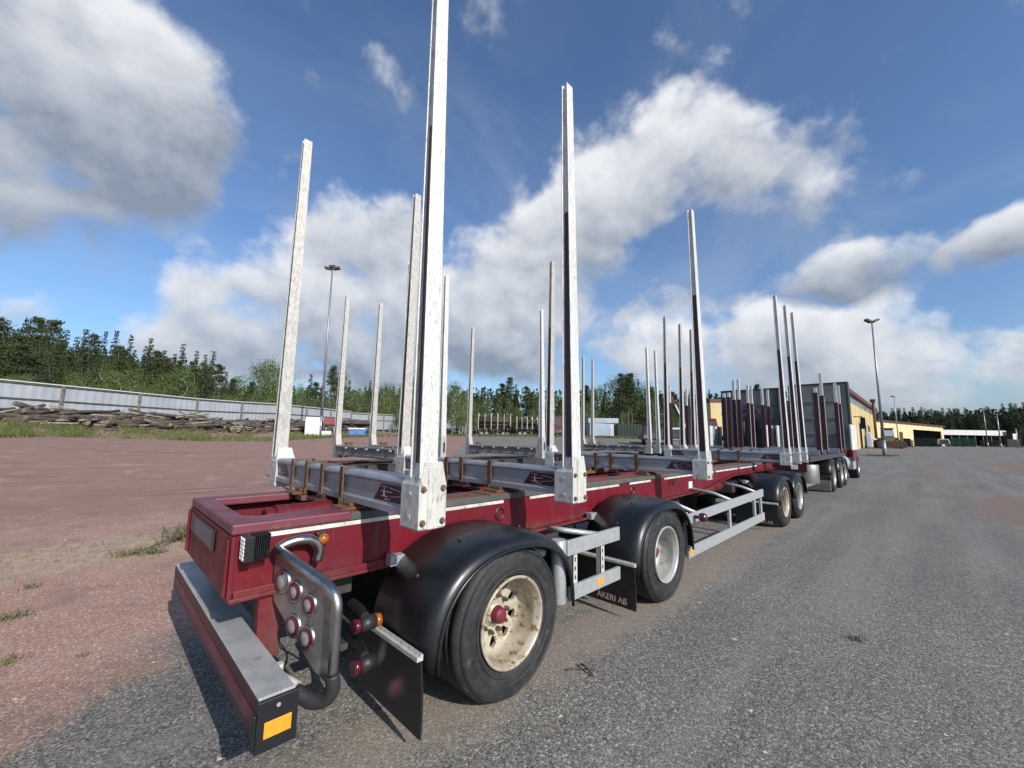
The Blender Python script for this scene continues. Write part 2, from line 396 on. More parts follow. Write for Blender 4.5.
def tag(o, label=None, cat=None, group=None, kind=None):
    if label: o['label'] = label
    if cat: o['category'] = cat
    if group: o['group'] = group
    if kind: o['kind'] = kind
    return o
def thing(name, label, cat, loc=(0, 0, 0), rz=0.0, group=None):
    o = bpy.data.objects.new(name, None); C.objects.link(o); o.location = loc; o.rotation_euler = (0, 0, rz)
    o.empty_display_size = .3
    return tag(o, label, cat, group)
KIDS = lambda o: [c for c in C.objects if c.parent == o]
def copy_tree(o, parent=None, loc=None, rot=None, kids=None):
    c = o.copy(); C.objects.link(c); c.parent = parent
    if loc is not None: c.location = loc
    if rot is not None: c.rotation_euler = rot
    for ch in list(o.children): copy_tree(ch, c)
    return c

def text_mesh(body, size, name, mat, extrude=.0008):
    cu = bpy.data.curves.new(name, 'FONT'); cu.body = body; cu.size = size; cu.extrude = extrude; cu.align_x = 'CENTER'; cu.align_y = 'CENTER'
    cu.resolution_u = 3
    o = bpy.data.objects.new(name+'_tmp', cu); C.objects.link(o)
    dg = bpy.context.evaluated_depsgraph_get(); dg.update()
    me = bpy.data.meshes.new_from_object(o.evaluated_get(dg)); bpy.data.objects.remove(o)
    me.name = name; me.materials.clear(); me.materials.append(MATS[mat])
    return me

# ------------------------------------------------------------------ ground
PXK = np.array([-3000, -600, 0, 140, 280, 330, 420, 530, 620, 720, 850, 1024, 1800, 5000])
HK = np.array([1.1, 1.15, 1.15, 1.1, 1.05, 1.25, 1.45, 1.6, 1.55, 1.1, .35, .75, .7, .6])
D0K = np.array([11, 11, 11, 11, 11, 12, 13, 16, 18, 22, 45, 55, 55, 50.])
D1K = np.array([32, 30, 30, 33, 36, 40, 50, 62, 66, 75, 100, 112, 110, 100.])
def sstep(a, b, x):
    t = np.clip((x-a)/(b-a), 0, 1); return t*t*(3-2*t)
FENCE_K, FENCE_S = 37.0, 0.2024
def gh(x, y):
    dx = np.asarray(x, float)-CAM[0]; dy = np.asarray(y, float)-CAM[1]
    Z = dx*_fh[0]+dy*_fh[1]; X = dx*_r0[0]+dy*_r0[1]; d = np.hypot(dx, dy)
    q = 512+410*np.clip(X/np.maximum(Z, .12*d+1e-6), -8, 8)
    H = np.interp(q, PXK, HK); a = np.interp(q, PXK, D0K); b = np.interp(q, PXK, D1K)
    h = H*sstep(a, b, d)*np.where(Z > 0, 1, sstep(-.6, 0, Z/np.maximum(d, 1e-6)))
    s = (X-(FENCE_S*Z-FENCE_K))/1.02                # distance in front of the noise fence
    h = h + 1.25*sstep(9.5, .5, s)*sstep(85, 55, Z)*sstep(-5, 8, Z)
    return h
def G(x, y): return float(gh(x, y))
def ground_mat():
    m, b, bs = principled('yard_ground')
    g = b.n('ShaderNodeNewGeometry'); P = g.outputs['Position']
    sx = b.n('ShaderNodeSeparateXYZ'); b.set(sx.inputs[0], P); X, Y = sx.outputs[0], sx.outputs[1]
    flat = b.mapping(P, (0, 0, 0), (0, 0, 0), (1, 1, 0))
    big = b.noise(flat, .35, 4, .6); mid = b.noise(flat, 2.2, 5, .6); fine = b.noise(flat, 60, 4, .7)
    # line between asphalt and red gravel
    f = b.m('SUBTRACT', Y, b.m('MULTIPLY_ADD', X, 1.08, 2.0))
    f = b.m('MULTIPLY_ADD', b.m('SUBTRACT', mid, .5), 2.6, f)
    f = b.m('MULTIPLY_ADD', b.m('SUBTRACT', b.noise(flat, 14, 4, .7), .5), 1.2, f)
    red = b.smooth(f, -.45, .75)
    # asphalt: aggregate stones of differing grey
    v1 = b.vor(flat, 190, 'Color'); v2 = b.vor(flat, 85, 'Color')
    s1 = b.n('ShaderNodeSeparateColor'); b.set(s1.inputs[0], v1); s2 = b.n('ShaderNodeSeparateColor'); b.set(s2.inputs[0], v2)
    stone_h = b.m('ADD', b.m('MULTIPLY', s1.outputs[0], .6), b.m('MULTIPLY', s2.outputs[1], .4))
    asp = b.mix(b.smooth(stone_h, .18, .82), (.050, .048, .045), (.238, .227, .207))
    asp = b.mix(b.smooth(b.noise(flat, 130, 3, .7), .56, .66, 0, .6), asp, (.030, .029, .028))
    asp = b.mix(b.smooth(s2.outputs[2], .86, .97), asp, (.34, .325, .30))
    asp = b.mix(b.smooth(s2.outputs[0], .93, .98), asp, (.24, .19, .16))
    asp = b.mix(b.smooth(big, .35, .7), asp, b.mix(1.0, asp, (1.18, 1.16, 1.12, 1), 'MULTIPLY'))
    asp = b.mix(b.smooth(mid, .62, .8, 0, .35), asp, (.25, .232, .21))
    streak = b.noise(b.mapping(flat, (0, 0, 0), (0, 0, R(-3)), (.12, 1.6, 1)), 1.0, 5, .65)
    asp = b.mix(b.smooth(streak, .44, .70, 0, .45), asp, (.245, .235, .215))
    asp = b.mix(b.smooth(streak, .52, .30, 0, .32), asp, (.095, .096, .098))
    st2 = b.smooth(b.noise(flat, .8, 6, .7, .6), .58, .74, 0, .38)
    asp = b.mix(st2, asp, (.085, .080, .074))
    # red gravel
    r1 = b.mix(b.smooth(stone_h, .1, .9), (.240, .122, .090), (.480, .300, .235))
    r1 = b.mix(b.smooth(s2.outputs[2], .88, .97), r1, (.55, .44, .38))
    tr = b.noise(b.mapping(flat, (0, 0, 0), (0, 0, R(-46)), (.10, 1.3, 1)), 1.0, 5, .6)
    r1 = b.mix(b.smooth(tr, .45, .7, 0, .55), r1, (.26, .165, .14))
    r1 = b.mix(b.smooth(tr, .47, .30, 0, .5), r1, (.36, .26, .225))
    r1 = b.mix(b.smooth(mid, .55, .75, 0, .5), r1, (.42, .335, .275))
    r1 = b.mix(b.smooth(b.m('MULTIPLY_ADD', b.m('SUBTRACT', mid, .5), 3.0, Y), 6.0, 9.5, 0, .62), r1, (.220, .125, .105))
    r1 = b.mix(b.m('MULTIPLY', b.smooth(tr, .50, .66, 0, .55), b.smooth(Y, 6, 9)), r1, (.30, .21, .175)); r1 = b.mix(b.m('MULTIPLY', b.smooth(tr, .46, .34, 0, .55), b.smooth(Y, 6, 9)), r1, (.145, .088, .074))
    pat = b.noise(flat, 1.15, 6, .68, .5); r1 = b.mix(b.smooth(pat, .50, .68, 0, .55), r1, (.215, .125, .098)); r1 = b.mix(b.smooth(pat, .46, .30, 0, .5), r1, (.43, .325, .255))
    # dry-grass belt
    gb = b.m('ABSOLUTE', b.m('SUBTRACT', Y, b.m('MULTIPLY_ADD', X, .1, 5.0)))
    gb = b.m('MULTIPLY_ADD', b.m('SUBTRACT', mid, .5), 2.4, gb)
    belt = b.m('MULTIPLY', b.smooth(gb, 1.25, .35), b.smooth(b.noise(flat, 9, 5, .7), .38, .6))
    belt = b.m('MULTIPLY', belt, b.smooth(X, 4, 1))
    r1 = b.mix(b.m('MULTIPLY', belt, .75), r1, (.43, .37, .25))
    col = b.mix(red, asp, r1)
    # sandy dust under the trailer wheels
    du = b.m('ABSOLUTE', b.m('ADD', Y, 1.0)); du = b.m('MULTIPLY_ADD', b.m('SUBTRACT', b.noise(flat, 5, 5, .65), .5), .9, du)
    dm = b.m('MULTIPLY', b.smooth(du, .42, .10, 0, .45), b.m('MULTIPLY', b.smooth(X, -1.2, -.2), b.smooth(X, 10.5, 8.5)))
    col = b.mix(dm, col, (.33, .265, .21))
    # worn reddish patches out on the asphalt to the right
    for cx, cy, sx_, sy_, a in ((14.5, -5.0, 5.0, 1.15, .85), (45, -9, 14, 3.2, .7), (33, -3.5, 12, .9, .35)):
        e = b.mapping(flat, (cx, cy, 0), (0, 0, 0), (sx_, sy_, 1), 'TEXTURE'); q = b.vm('LENGTH', e)
        q = b.m('MULTIPLY_ADD', b.m('SUBTRACT', mid, .5), 1.6, q)
        col = b.mix(b.m('MULTIPLY', b.smooth(q, .95, .70), a), col, (.20, .135, .112))
    col = b.mix(b.lin(fine, .3, .7, 0, .25), col, b.mix(1.0, col, (.6, .6, .6, 1), 'MULTIPLY'))
    b.set(bs.inputs['Base Color'], col); bs.inputs['Roughness'].default_value = .9; bs.inputs['Specular IOR Level'].default_value = .3
    hh = b.m('ADD', b.m('MULTIPLY', b.vor(flat, 190), -.4), b.m('MULTIPLY', b.vor(flat, 85), -.7))
    bn = b.n('ShaderNodeBump'); bn.inputs['Strength'].default_value = .55; bn.inputs['Distance'].default_value = .006
    b.set(bn.inputs['Height'], hh); b.set(bs.inputs['Normal'], bn.outputs[0])
    MATS['yard_ground'] = m
ground_mat()
def build_ground():
    rings = [0.0] + list(np.geomspace(.4, 3000, 130)); na = 240
    vs = [(CAM[0], CAM[1], 0.0)]; a = np.linspace(0, 2*PI, na, endpoint=False)
    for r_ in rings[1:]:
        x = CAM[0]+r_*np.cos(a); y = CAM[1]+r_*np.sin(a); z = gh(x, y)
        vs += list(zip(x.tolist(), y.tolist(), z.tolist()))
    fs = [(0, 1+i, 1+(i+1) % na) for i in range(na)]
    for k in range(len(rings)-2):
        o = 1+k*na; p = o+na
        fs += [(o+i, p+i, p+(i+1) % na, o+(i+1) % na) for i in range(na)]
    me = bpy.data.meshes.new('ground'); me.from_pydata(vs, [], fs); me.materials.append(M['yard_ground'])
    me.polygons.foreach_set('use_smooth', [True]*len(fs)); me.update()
    tag(link('ground', me), kind='structure')
build_ground()

# ------------------------------------------------------------------ wheels
TR, RR = .458, .281          # tyre and rim-flange radius
def tyre_mesh():
    mb = MB(); w = .30
    p = [(0.012, RR-.006), (-.006, RR+.012), (-.012, RR+.05), (-.014, RR+.085), (-.010, TR-.05), (.004, TR-.022), (.022, TR-.006)]
    t = .034
    while t < w-.03:                             # circumferential grooves
        p += [(t, TR), (t+.034, TR), (t+.036, TR-.014), (t+.046, TR-.014)]; t += .048
    p += [(w-.022, TR-.006), (w-.004, TR-.022), (w+.010, TR-.05), (w+.012, RR+.05), (w-.012, RR-.006)]
    mb.lathe(p, 64, 0, close=False)
    for rr, h in ((RR+.03, .004), (RR+.075, .003)):
        mb.lathe([(-.0125, rr-.006), (-.0175-h, rr), (-.0125, rr+.006)], 64)
    for rr in (TR-.030, TR-.040, RR+.125): mb.lathe([(-.0105, rr-.003), (-.0135, rr), (-.0105, rr+.003)], 64)
    return mb.mesh('tyre', 'tyre')
def tyre_mat():
    m, b, bs = principled('tyre')
    tc = b.n('ShaderNodeTexCoord'); v = tc.outputs['Object']
    n = b.noise(v, 7, 6, .65); col = b.mix(b.smooth(n, .35, .7), (.012, .0125, .014), (.026, .026, .027))
    col = b.mix(b.smooth(b.noise(v, 22, 4, .6), .56, .75, 0, .6), col, (.075, .068, .060))
    b.set(bs.inputs['Base Color'], col); b.set(bs.inputs['Roughness'], b.lin(n, .3, .7, .58, .8))
    MATS['tyre'] = m
tyre_mat()
def rim_mesh(mat):
    mb = MB()
    # deep dish barrel, y=0 at the outer face, inwards positive
    mb.lathe([(.014, RR-.012), (-.010, RR-.004), (-.013, RR-.012), (-.009, RR-.024), (.012, RR-.026), (.022, RR-.036), (.05, RR-.040), (.07, RR-.034), (.150, RR-.038), (.176, RR-.044), (.189, RR-.056)], 56, 0)
    return mb.mesh('rim', [mat])
def disc_mesh(mat):
    mb = MB(); y = .185; n = 10; ro, ri, rh, hr = RR-.050, .085, .182, .036
    # disc with real hand holes: built as rings of quads around each hole
    seg = 8*n; outer = [(ro*math.cos(2*PI*i/seg), ro*math.sin(2*PI*i/seg)) for i in range(seg)]
    inner = [(ri*math.cos(2*PI*i/seg), ri*math.sin(2*PI*i/seg)) for i in range(seg)]
    for h in range(n):
        ac = 2*PI*(h+.5)/n; cx, cz = rh*math.cos(ac), rh*math.sin(ac)
        bd = [outer[(h*8+k) % seg] for k in range(9)] + [inner[(h*8+k) % seg] for k in range(8, -1, -1)]
        k_ = len(bd); hole = []
        for (bx, bz) in bd:
            d = math.hypot(bx-cx, bz-cz); hole.append((cx+(bx-cx)/d*hr*1.05, cz+(bz-cz)/d*hr*.95))
        vs = [(x, y, z) for x, z in bd] + [(x, y+.004, z) for x, z in hole] + [(x, y+.03, z) for x, z in hole]
        mb.add(vs, [(i, (i+1) % k_, k_+(i+1) % k_, k_+i) for i in range(k_)] + [(k_+i, k_+(i+1) % k_, 2*k_+(i+1) % k_, 2*k_+i) for i in range(k_)], 0, False)
    mb.lathe([(y, ri), (y-.015, ri-.010), (y-.03, ri-.02), (y-.034, .06), (y-.036, .0)], 32, 0)
    mb.lathe([(y+.16, .0), (y+.16, RR-.02)], 32, 1)      # dark drum behind
    return mb.mesh('wheel_disc', [mat, 'dark_metal'])
def hub_mesh():
    mb = MB(); mb.lathe([(.16, .058), (.118, .050), (.106, .046), (.100, .038), (.098, .0)], 28); return mb.mesh('hub_cap', 'hub_red')
def nut_mesh():
    mb = MB(); mb.cyl((0, .187, 0), (0, .155, 0), .015, n=6, smooth=False); mb.cyl((0, .155, 0), (0, .141, 0), .008, n=8)
    return mb.mesh('wheel_nut', 'nut')
TYRE = tyre_mesh(); HUB = hub_mesh(); NUT = nut_mesh()
RIMS = {k: (disc_mesh(k), rim_mesh(k)) for k in ('rim_white', 'rim_silver')}
def wheel(parent, x, y, side, kind='rim_silver', z=TR, sc=1.0, simple=False):
    d, r_ = RIMS[kind]
    w = link('wheel', d, parent, loc=(x, y, z)); w.rotation_euler = (0, random.random()*6, 0) if side < 0 else (0, random.random()*6, PI)
    if side > 0: w.rotation_euler = Euler((0, 0, PI))
    w.scale = (sc, sc, sc)
    link('tyre', TYRE, w); link('rim', r_, w)
    if not simple:
        link('hub_cap', HUB, w)
        for i in range(10): link('wheel_nut', NUT, w, 0, (.112*math.cos(2*PI*i/10), 0, .112*math.sin(2*PI*i/10)))
    return w

# ------------------------------------------------------------------ the near trailer
T = thing('log_trailer', 'maroon timber trailer with tall white stakes, parked nearest on the asphalt', 'trailer', (0, 0, 0))
YW = .585
web = [(-.92, .80), (.9, .80), (5.5, .84), (6.9, .985), (9.9, .985), (9.9, 1.10), (-.92, 1.10)]
mb = MB()
for s in (-1, 1):
    mb.prism(web, s*YW, s*(YW-.02))
    fl = [(-.92, .80), (.9, .80), (5.5, .84), (6.9, .985), (9.9, .985)]
    for (x0, z0), (x1, z1) in zip(fl, fl[1:]):
        mb.add([(x0, s*.64, z0-.001), (x1, s*.64, z1-.001), (x1, s*.30, z1-.001), (x0, s*.30, z0-.001),
                (x0, s*.64, z0-.022), (x1, s*.64, z1-.022), (x1, s*.30, z1-.022), (x0, s*.30, z0-.022)],
               [(0, 1, 2, 3), (7, 6, 5, 4), (0, 4, 5, 1), (1, 5, 6, 2), (2, 6, 7, 3), (3, 7, 4, 0)])
    mb.box((-.9, s*(YW+.045), .80), (1.3, s*(YW+.055), .835))     # folded lip
frame = mb.build('frame', 'red_paint', T, .004)
mb = MB()
mb.box((-.925, -.62, .785), (-.905, .62, 1.095)); mb.box((-.905, -.583, .79), (-.88, .583, 1.09))
for y0 in (-.60, .57): mb.box((-.94, y0, .80), (-.926, y0+.03, 1.08))
rp = mb.build('rear_plate', 'red_paint', T, .004)
mb = MB(); mb.box((-.934, -.26, .955), (-.927, .50, 1.07)); mb.build('plate_holder', 'black_plastic', rp, .003)
mb = MB(); mb.box((-.938, -.20, .965), (-.9345, .32, 1.06)); mb.build('registration_plate', 'plate_blank', rp, .002)
mb = MB()
mb.prism([(-.925, -.605), (-.30, -.605), (-.30, -.40), (-.76, -.40), (-.82, -.34), (-.82, .46), (-.30, .46), (-.30, .605), (-.925, .605)], 1.10, 1.155, axis='z')
mb.build('rear_top_plate', 'faded_paint', T, .01)
mb = MB(); mb.box((-.86, -.600, 1.098), (9.0, -.588, 1.142)); mb.box((-.3, .588, 1.098), (9.0, .600, 1.142)); mb.build('edge_strip', 'grey_edge', T, .003)
for i in range(8):
    for s in (-1, 1):
        x0 = -.295+i*1.16; w = random.uniform(-.004, .004)
        MB().box((x0+.006, s*.585, 1.105), (x0+1.15, s*.31, 1.147+w)).build('deck_board', 'rust_board', T, .004)
for (x0, x1) in ((-.88, .05), (.33, 1.02), (1.35, 2.9), (3.15, 3.7), (4.1, 6.0), (6.1, 7.3), (7.4, 8.6)):
    mb = MB(); mb.box((x0, -YW-.004, 1.068), (x1, -YW-.0005, 1.092)); mb.build('reflective_strip', 'white_strip', T)
for i, x in enumerate([-.25, .45, 1.1, 1.75, 2.5, 3.2, 3.8, 4.5, 5.3, 6.1, 6.9, 7.6, 8.4, 9.2]):
    MB().box((x-.05, -.56, .93), (x+.05, .56, 1.075)).build('cross_member', 'dark_red', T, .004)
mb = MB(); mb.cyl((-.60, -.14, 1.075), (.35, -.14, 1.075), .088, n=20); mb.cyl((-.66, -.14, 1.075), (-.58, -.14, 1.075), .07, n=20)
mb.box((.2, -.28, .98), (.9, .3, 1.09)); mb.cyl((1.2, .1, 1.05), (6.8, .1, 1.05), .06, n=14); mb.build('drawbar_tube', 'red_paint', T, .004)
mb = MB(); mb.box((-.86, -.29, .83), (6.4, .29, .85)); mb.build('inner_floor', 'dark_metal', T)
mb = MB()
for x, z in ((.98, .985), (3.22, .99)):
    MB().lathe([(-.004, .058), (-.014, .052), (-.010, .036), (.03, .034), (.03, 0)], 24, mat=Matrix.Translation((x, -YW, z))).build('hole_ring', 'dark_red', frame)
MB().box((4.93, -YW-.004, .885), (5.06, -YW-.0005, .985)).build('white_sticker', 'white_label', frame)
for x in (4.30, 4.42, 7.4, 7.9, 8.4):
    MB().prism([(x, 1.06), (x+.05, 1.06), (x-.02, .97), (x-.07, .97)], -YW-.016, -YW-.0005).build('lashing_hook', 'dark_red', frame, .003)

# bunks: beam + stakes + brackets + straps
def stake_mesh(H0=1.40, H1=4.65, wb=.112, wt=.082, db=.098, dt=.060, old=False):
    """left-right symmetric hollow section, outer face at y=-1.275 at the foot, leaning inwards"""
    mb = MB(); N = 10
    def ringx(t):
        z = H0+(H1-H0)*t; w = (wb+(wt-wb)*t)/2; d = db+(dt-db)*t; yo = -1.272+.058*t
        yi = yo+d; f = .009
        g = .026*(1-.4*t)                            # depth of the groove in the fore and aft faces
        return [(-w, yo, z), (w, yo, z), (w, yo+f, z), (w-g, yo+f+.003, z), (w-g, yi-f-.003, z), (w, yi-f, z), (w, yi, z), (-w, yi, z),
                (-w, yi-f, z), (-w+g, yi-f-.003, z), (-w+g, yo+f+.003, z), (-w, yo+f, z)]
    vs = []
    for i in range(N+1): vs += ringx(i/N)
    n = 12; fs = [(i*n+k, i*n+(k+1) % n, (i+1)*n+(k+1) % n, (i+1)*n+k) for i in range(N) for k in range(n)]
    fs += [tuple(range(n))[::-1], tuple(N*n+k for k in range(n))]
    mb.add(vs, fs)
    return mb
STAKE = stake_mesh().mesh('stake', 'stake_white'); STAKE_OLD = stake_mesh().mesh('stake', 'stake_old')
def strip_mesh(t1=.62):
    mb = MB()
    def row(t, sx):
        z = 1.42+3.23*t; w = (.112+(.082-.112)*t)/2; d = .098+(.06-.098)*t; yo = -1.272+.058*t; g = .026*(1-.4*t)
        x = sx*(w-g+.0015)
        return [(x, yo+.0145, z), (x, yo+d-.0145, z)]
    for sx in (-1, 1):
        vs = []; N = 8
        for i in range(N+1): vs += row(.015+t1*i/N, sx)
        mb.add(vs, [(2*i, 2*i+1, 2*i+3, 2*i+2) for i in range(N)])
    return mb.mesh('stake_sticker', 'sticker_red')
STRIP = strip_mesh()
def stake_text():
    me = text_mesh('ALUCAR', .052, 'stake_lettering', 'sticker_line')
    m4 = Matrix.Translation((-.0300, -1.222, 1.74)) @ Euler((PI/2, PI/2, -PI/2), 'XYZ').to_matrix().to_4x4()
    me.transform(m4); return me
def bracket_mesh():
    mb = MB()
    W_ = .086
    lv = [(1.135, W_-.008, -1.268, -1.105), (1.145, W_, -1.277, -1.10), (1.365, W_, -1.277, -1.10), (1.375, W_-.004, -1.277, -1.112), (1.44, .066, -1.277, -1.150), (1.485, .058, -1.275, -1.165)]
    vs = []
    for z, w, ya, yb in lv: vs += [(-w, ya, z), (w, ya, z), (w, yb, z), (-w, yb, z)]
    n = len(lv); mb.add(vs, [(4*i+k, 4*i+(k+1) % 4, 4*i+4+(k+1) % 4, 4*i+4+k) for i in range(n-1) for k in range(4)]+[(3, 2, 1, 0), (4*n-4, 4*n-3, 4*n-2, 4*n-1)])
    mb.prism([(-.034, 1.14), (.034, 1.14), (.034, 1.455), (-.034, 1.455)], -1.282, -1.2765)
    for z in (1.19, 1.31): mb.box((-W_-.004, -1.20, z), (-W_-.0005, -1.175, z+.02)); mb.box((W_+.0005, -1.20, z), (W_+.004, -1.175, z+.02))
    return mb.mesh('stake_bracket', 'bracket_alu')
def bolts_mesh():
    mb = MB(); x = z = 0.0
    mb.cyl((x, -1.277, z), (x, -1.283, z), .017, n=16); mb.cyl((x, -1.283, z), (x, -1.294, z), .0125, n=6, smooth=False)
    return mb.mesh('bracket_bolt', 'bolt')
BRK, BOLT, STXT = bracket_mesh(), bolts_mesh(), stake_text()
def beam_mesh(mat='beam_alu'):
    mb = MB()
    # extruded profile in (x,z): rounded top flange, recessed web, lower lip
    p = [(-.078, 1.19), (.078, 1.19), (.078, 1.225), (.064, 1.238), (.064, 1.345), (.078, 1.352)]
    p += [(.078*math.cos(a), 1.352+.043*math.sin(a)) if False else (.05+.030*math.cos(a), 1.362+.030*math.sin(a)) for a in np.linspace(0, PI/2, 5)]
    p += [(-.05-.030*math.sin(a), 1.362+.030*math.cos(a)) for a in np.linspace(0, PI/2, 5)]
    p += [(-.078, 1.352), (-.064, 1.345), (-.064, 1.238), (-.078, 1.225)]
    mb.prism(p, -1.105, 1.105)
    return mb.mesh('bunk_beam', mat)
BEAM = beam_mesh(); 
def decal_mesh():
    mb = MB()
    for s in (-1, 1):
        x = -.0665
        ya, yb = (-.76, -1.095) if s < 0 else (1.095, .80)
        q = [(ya, 1.245), (yb, 1.245), (yb, 1.34), (ya-.08, 1.34)] if s < 0 else [(yb-.0, 1.245), (ya, 1.245), (ya, 1.34), (yb+.08, 1.34)]
        mb.prism(q, x-.0005, x+.002, 0, 'x')
        # pale emblem strokes
        c = (ya+yb)/2-.02*(-s)
        for (y0, z0, y1, z1) in ((.10, 1.325, .03, 1.325), (.065, 1.325, .065, 1.272), (.10, 1.270, .03, 1.270), (.10, 1.298, -.02, 1.298),
                                 (0, 1.322, -.11, 1.312), (0, 1.272, -.11, 1.284), (-.11, 1.312, -.13, 1.298), (-.13, 1.298, -.11, 1.284), (-.01, 1.256, .06, 1.256)):
            mb.bar((x-.0015, c+y0, z0), (x-.0015, c+y1, z1), .003, .005, 1)
    return mb.mesh('beam_decal', ['sticker_red', 'sticker_line'])
DECAL = decal_mesh()
def strap_mesh():
    mb = MB()
    for x in (-1, 1): mb.box((x*.079, -.025, 1.155), (x*.090, .025, 1.399))
    mb.box((-.090, -.025, 1.3985), (.090, .025, 1.407))
    for x in (-.10, .10): mb.cyl((x*.85, .0, 1.13), (x*.85, 0, 1.20), .011, n=8)
    return mb.mesh('clamp_strap', 'strap_rust')
STRAP = strap_mesh()
def pad_mesh(red):
    mb = MB(); mb.box((-.16, -.085, 1.148), (.16, .085, 1.166)); mb.box((-.10, -.06, 1.166), (.10, .06, 1.188)); return mb.mesh('bunk_pad', 'dark_red' if red else 'rust')
PAD = {0: pad_mesh(0), 1: pad_mesh(1)}
def bunk(parent, x, straps=(.66, .34, .02, -.33), old_left=True, decal=True):
    b_ = link('bunk', BEAM, parent, .0, (x, 0, 0))
    for s in (-1, 1):
        rot = (0, 0, 0) if s < 0 else (0, 0, PI)
        link('stake', STAKE if s < 0 else STAKE_OLD, b_, .003, (-.028, 0, 0), rot); link('stake_sticker', STRIP, b_, 0, (-.028, 0, 0), rot)
        link('stake_bracket', BRK, b_, .004, rot=rot); 
        for bx in (-.062, .062):
            for bz in (1.175, 1.345): link('bracket_bolt', BOLT, b_, loc=(bx, 0, bz), rot=rot)
        if s < 0: link('stake_lettering', STXT, b_, 0, (-.028, 0, 0))
    if decal: link('beam_decal', DECAL, b_)
    for y in straps: link('clamp_strap', STRAP, b_, .002, (random.uniform(-.004, .004), y, 0))
    for k, y in enumerate((-.45, .45, .0)): link('bunk_pad', PAD[k == 2], b_, .003, (0, y, 0))
    return b_
BX = [-.175, 1.15, 3.86, 8.30, 9.21, 9.95]
for x in BX: bunk(T, x, (.66, .34, .02, -.33) if x < 0 else (.30, .05, -.35))

# wheels, axles, fenders
AX = [(.526, 'rim_white'), (2.761, 'rim_silver'), (7.95, 'rim_white'), (9.23, 'rim_silver')]
for x, k in AX:
    for s in (-1, 1): wheel(T, x, s*1.20, s, k)
for x, k in AX:
    mb = MB(); mb.cyl((x, -.95, TR), (x, .95, TR), .065, n=14); mb.box((x-.06, -.62, TR-.02), (x+.06, -.45, .80)); mb.box((x-.06, .45, TR-.02), (x+.06, .62, .80))
    mb.box((x-.5, -.55, TR+.05), (x+.5, -.46, TR+.10)); mb.box((x-.5, .46, TR+.05), (x+.5, .55, TR+.10))
    for s in (-1, 1): mb.cyl((x+.28, s*.50, TR+.1), (x+.28, s*.50, .80), .12, n=16)
    mb.build('axle', 'dark_metal', T)
    mb = MB()
    for s in (-1, 1): MB().lathe([(0, .0), (0, TR-.004), (.26, TR-.004), (.26, .0)], 32, 0, Matrix.Translation((x, s*.86-(.26 if s > 0 else 0), TR))).build('inner_tyre', 'tyre', T)
def fender_prof(hw_r, hw_f, top, zb_r, zb_f, off=0.0):
    pts = []; N = 26
    for i in range(N+1):
        t = PI*i/N; c, s_ = math.cos(t), math.sin(t)
        hw = (hw_r if c > 0 else hw_f)+off; zb = zb_r if c > 0 else zb_f
        pts.append((-hw*math.copysign(abs(c)**.86, c), zb+(top+off-zb)*abs(s_)**.80))
    return pts
def fender_mesh(hw_r=.685, hw_f=.665, top=.995, zb_r=.40, zb_f=.43, y0=-1.24, y1=-.66):
    # domed mudguard: the crown curves down to a rolled outer lip that hugs the tyre
    mb = MB(); rows = [(y0, -.078), (y0+.006, -.055), (y0+.028, -.030), (y0+.065, -.013), (y0+.13, -.003), (y0+.24, 0), (y1, 0)]
    n = 27; vs = []; fs = []; m = len(rows)
    for th in (0, -.012):
        for y, off in rows:
            zz = off*.25
            vs += [(x, y, z) for x, z in fender_prof(hw_r, hw_f, top, zb_r+zz, zb_f+zz, off+th)]
    for r_ in range(m-1):
        for k in range(n-1):
            a = r_*n+k; fs.append((a, a+1, a+n+1, a+n)); b_ = m*n+a; fs.append((b_, b_+n, b_+n+1, b_+1))
    for k in range(n-1): fs += [(k, m*n+k, m*n+k+1, k+1), ((m-1)*n+k, (m-1)*n+k+1, (2*m-1)*n+k+1, (2*m-1)*n+k)]
    for r_ in range(m-1): fs += [(r_*n, (r_+1)*n, (m+r_+1)*n, (m+r_)*n), (r_*n+n-1, (m+r_)*n+n-1, (m+r_+1)*n+n-1, (r_+1)*n+n-1)]
    mb.add(vs, fs, 0, True)
    lip = fender_prof(hw_r, hw_f, top, zb_r-.02, zb_f-.02, -.080)
    mb.tube([(x, y0-.002, z) for x, z in lip], .012, 8)
    return mb.mesh('fender', 'black_plastic')
FEN = fender_mesh(); FEN_F = fender_mesh(.655, .655, .965, .48, .48)
def fbolts():
    mb = MB()
    for t in (.22, .42, .62):
        k = int(26*t); x, z = fender_prof(.685, .665, .995, .48, .43)[k]
        x2, z2 = fender_prof(.685, .665, .995, .48, .43, .012)[k]
        mb.cyl((x, -.98, z), (x2, -.98, z2), .013, .009, n=12)
    return mb.mesh('fender_bolt', 'dark_metal')
FB = fbolts()
def flap_mesh(w0=-1.215, w1=-.52, z0=.095, z1=.50, mat='rubber_flap'):
    mb = MB(); N = 6; vs = []
    for i in range(N+1):
        t = i/N; z = z1+(z0-z1)*t; x = .02*math.sin(t*2.2)-.0
        vs += [(x, w0, z), (x+.012, w0, z), (x+.012, w1, z), (x, w1, z)]
    fs = [(4*i+k, 4*i+(k+1) % 4, 4*i+4+(k+1) % 4, 4*i+4+k) for i in range(N) for k in range(4)] + [(0, 1, 2, 3), (4*N+3, 4*N+2, 4*N+1, 4*N)]
    mb.add(vs, fs)
    return mb.mesh('mudflap', mat)
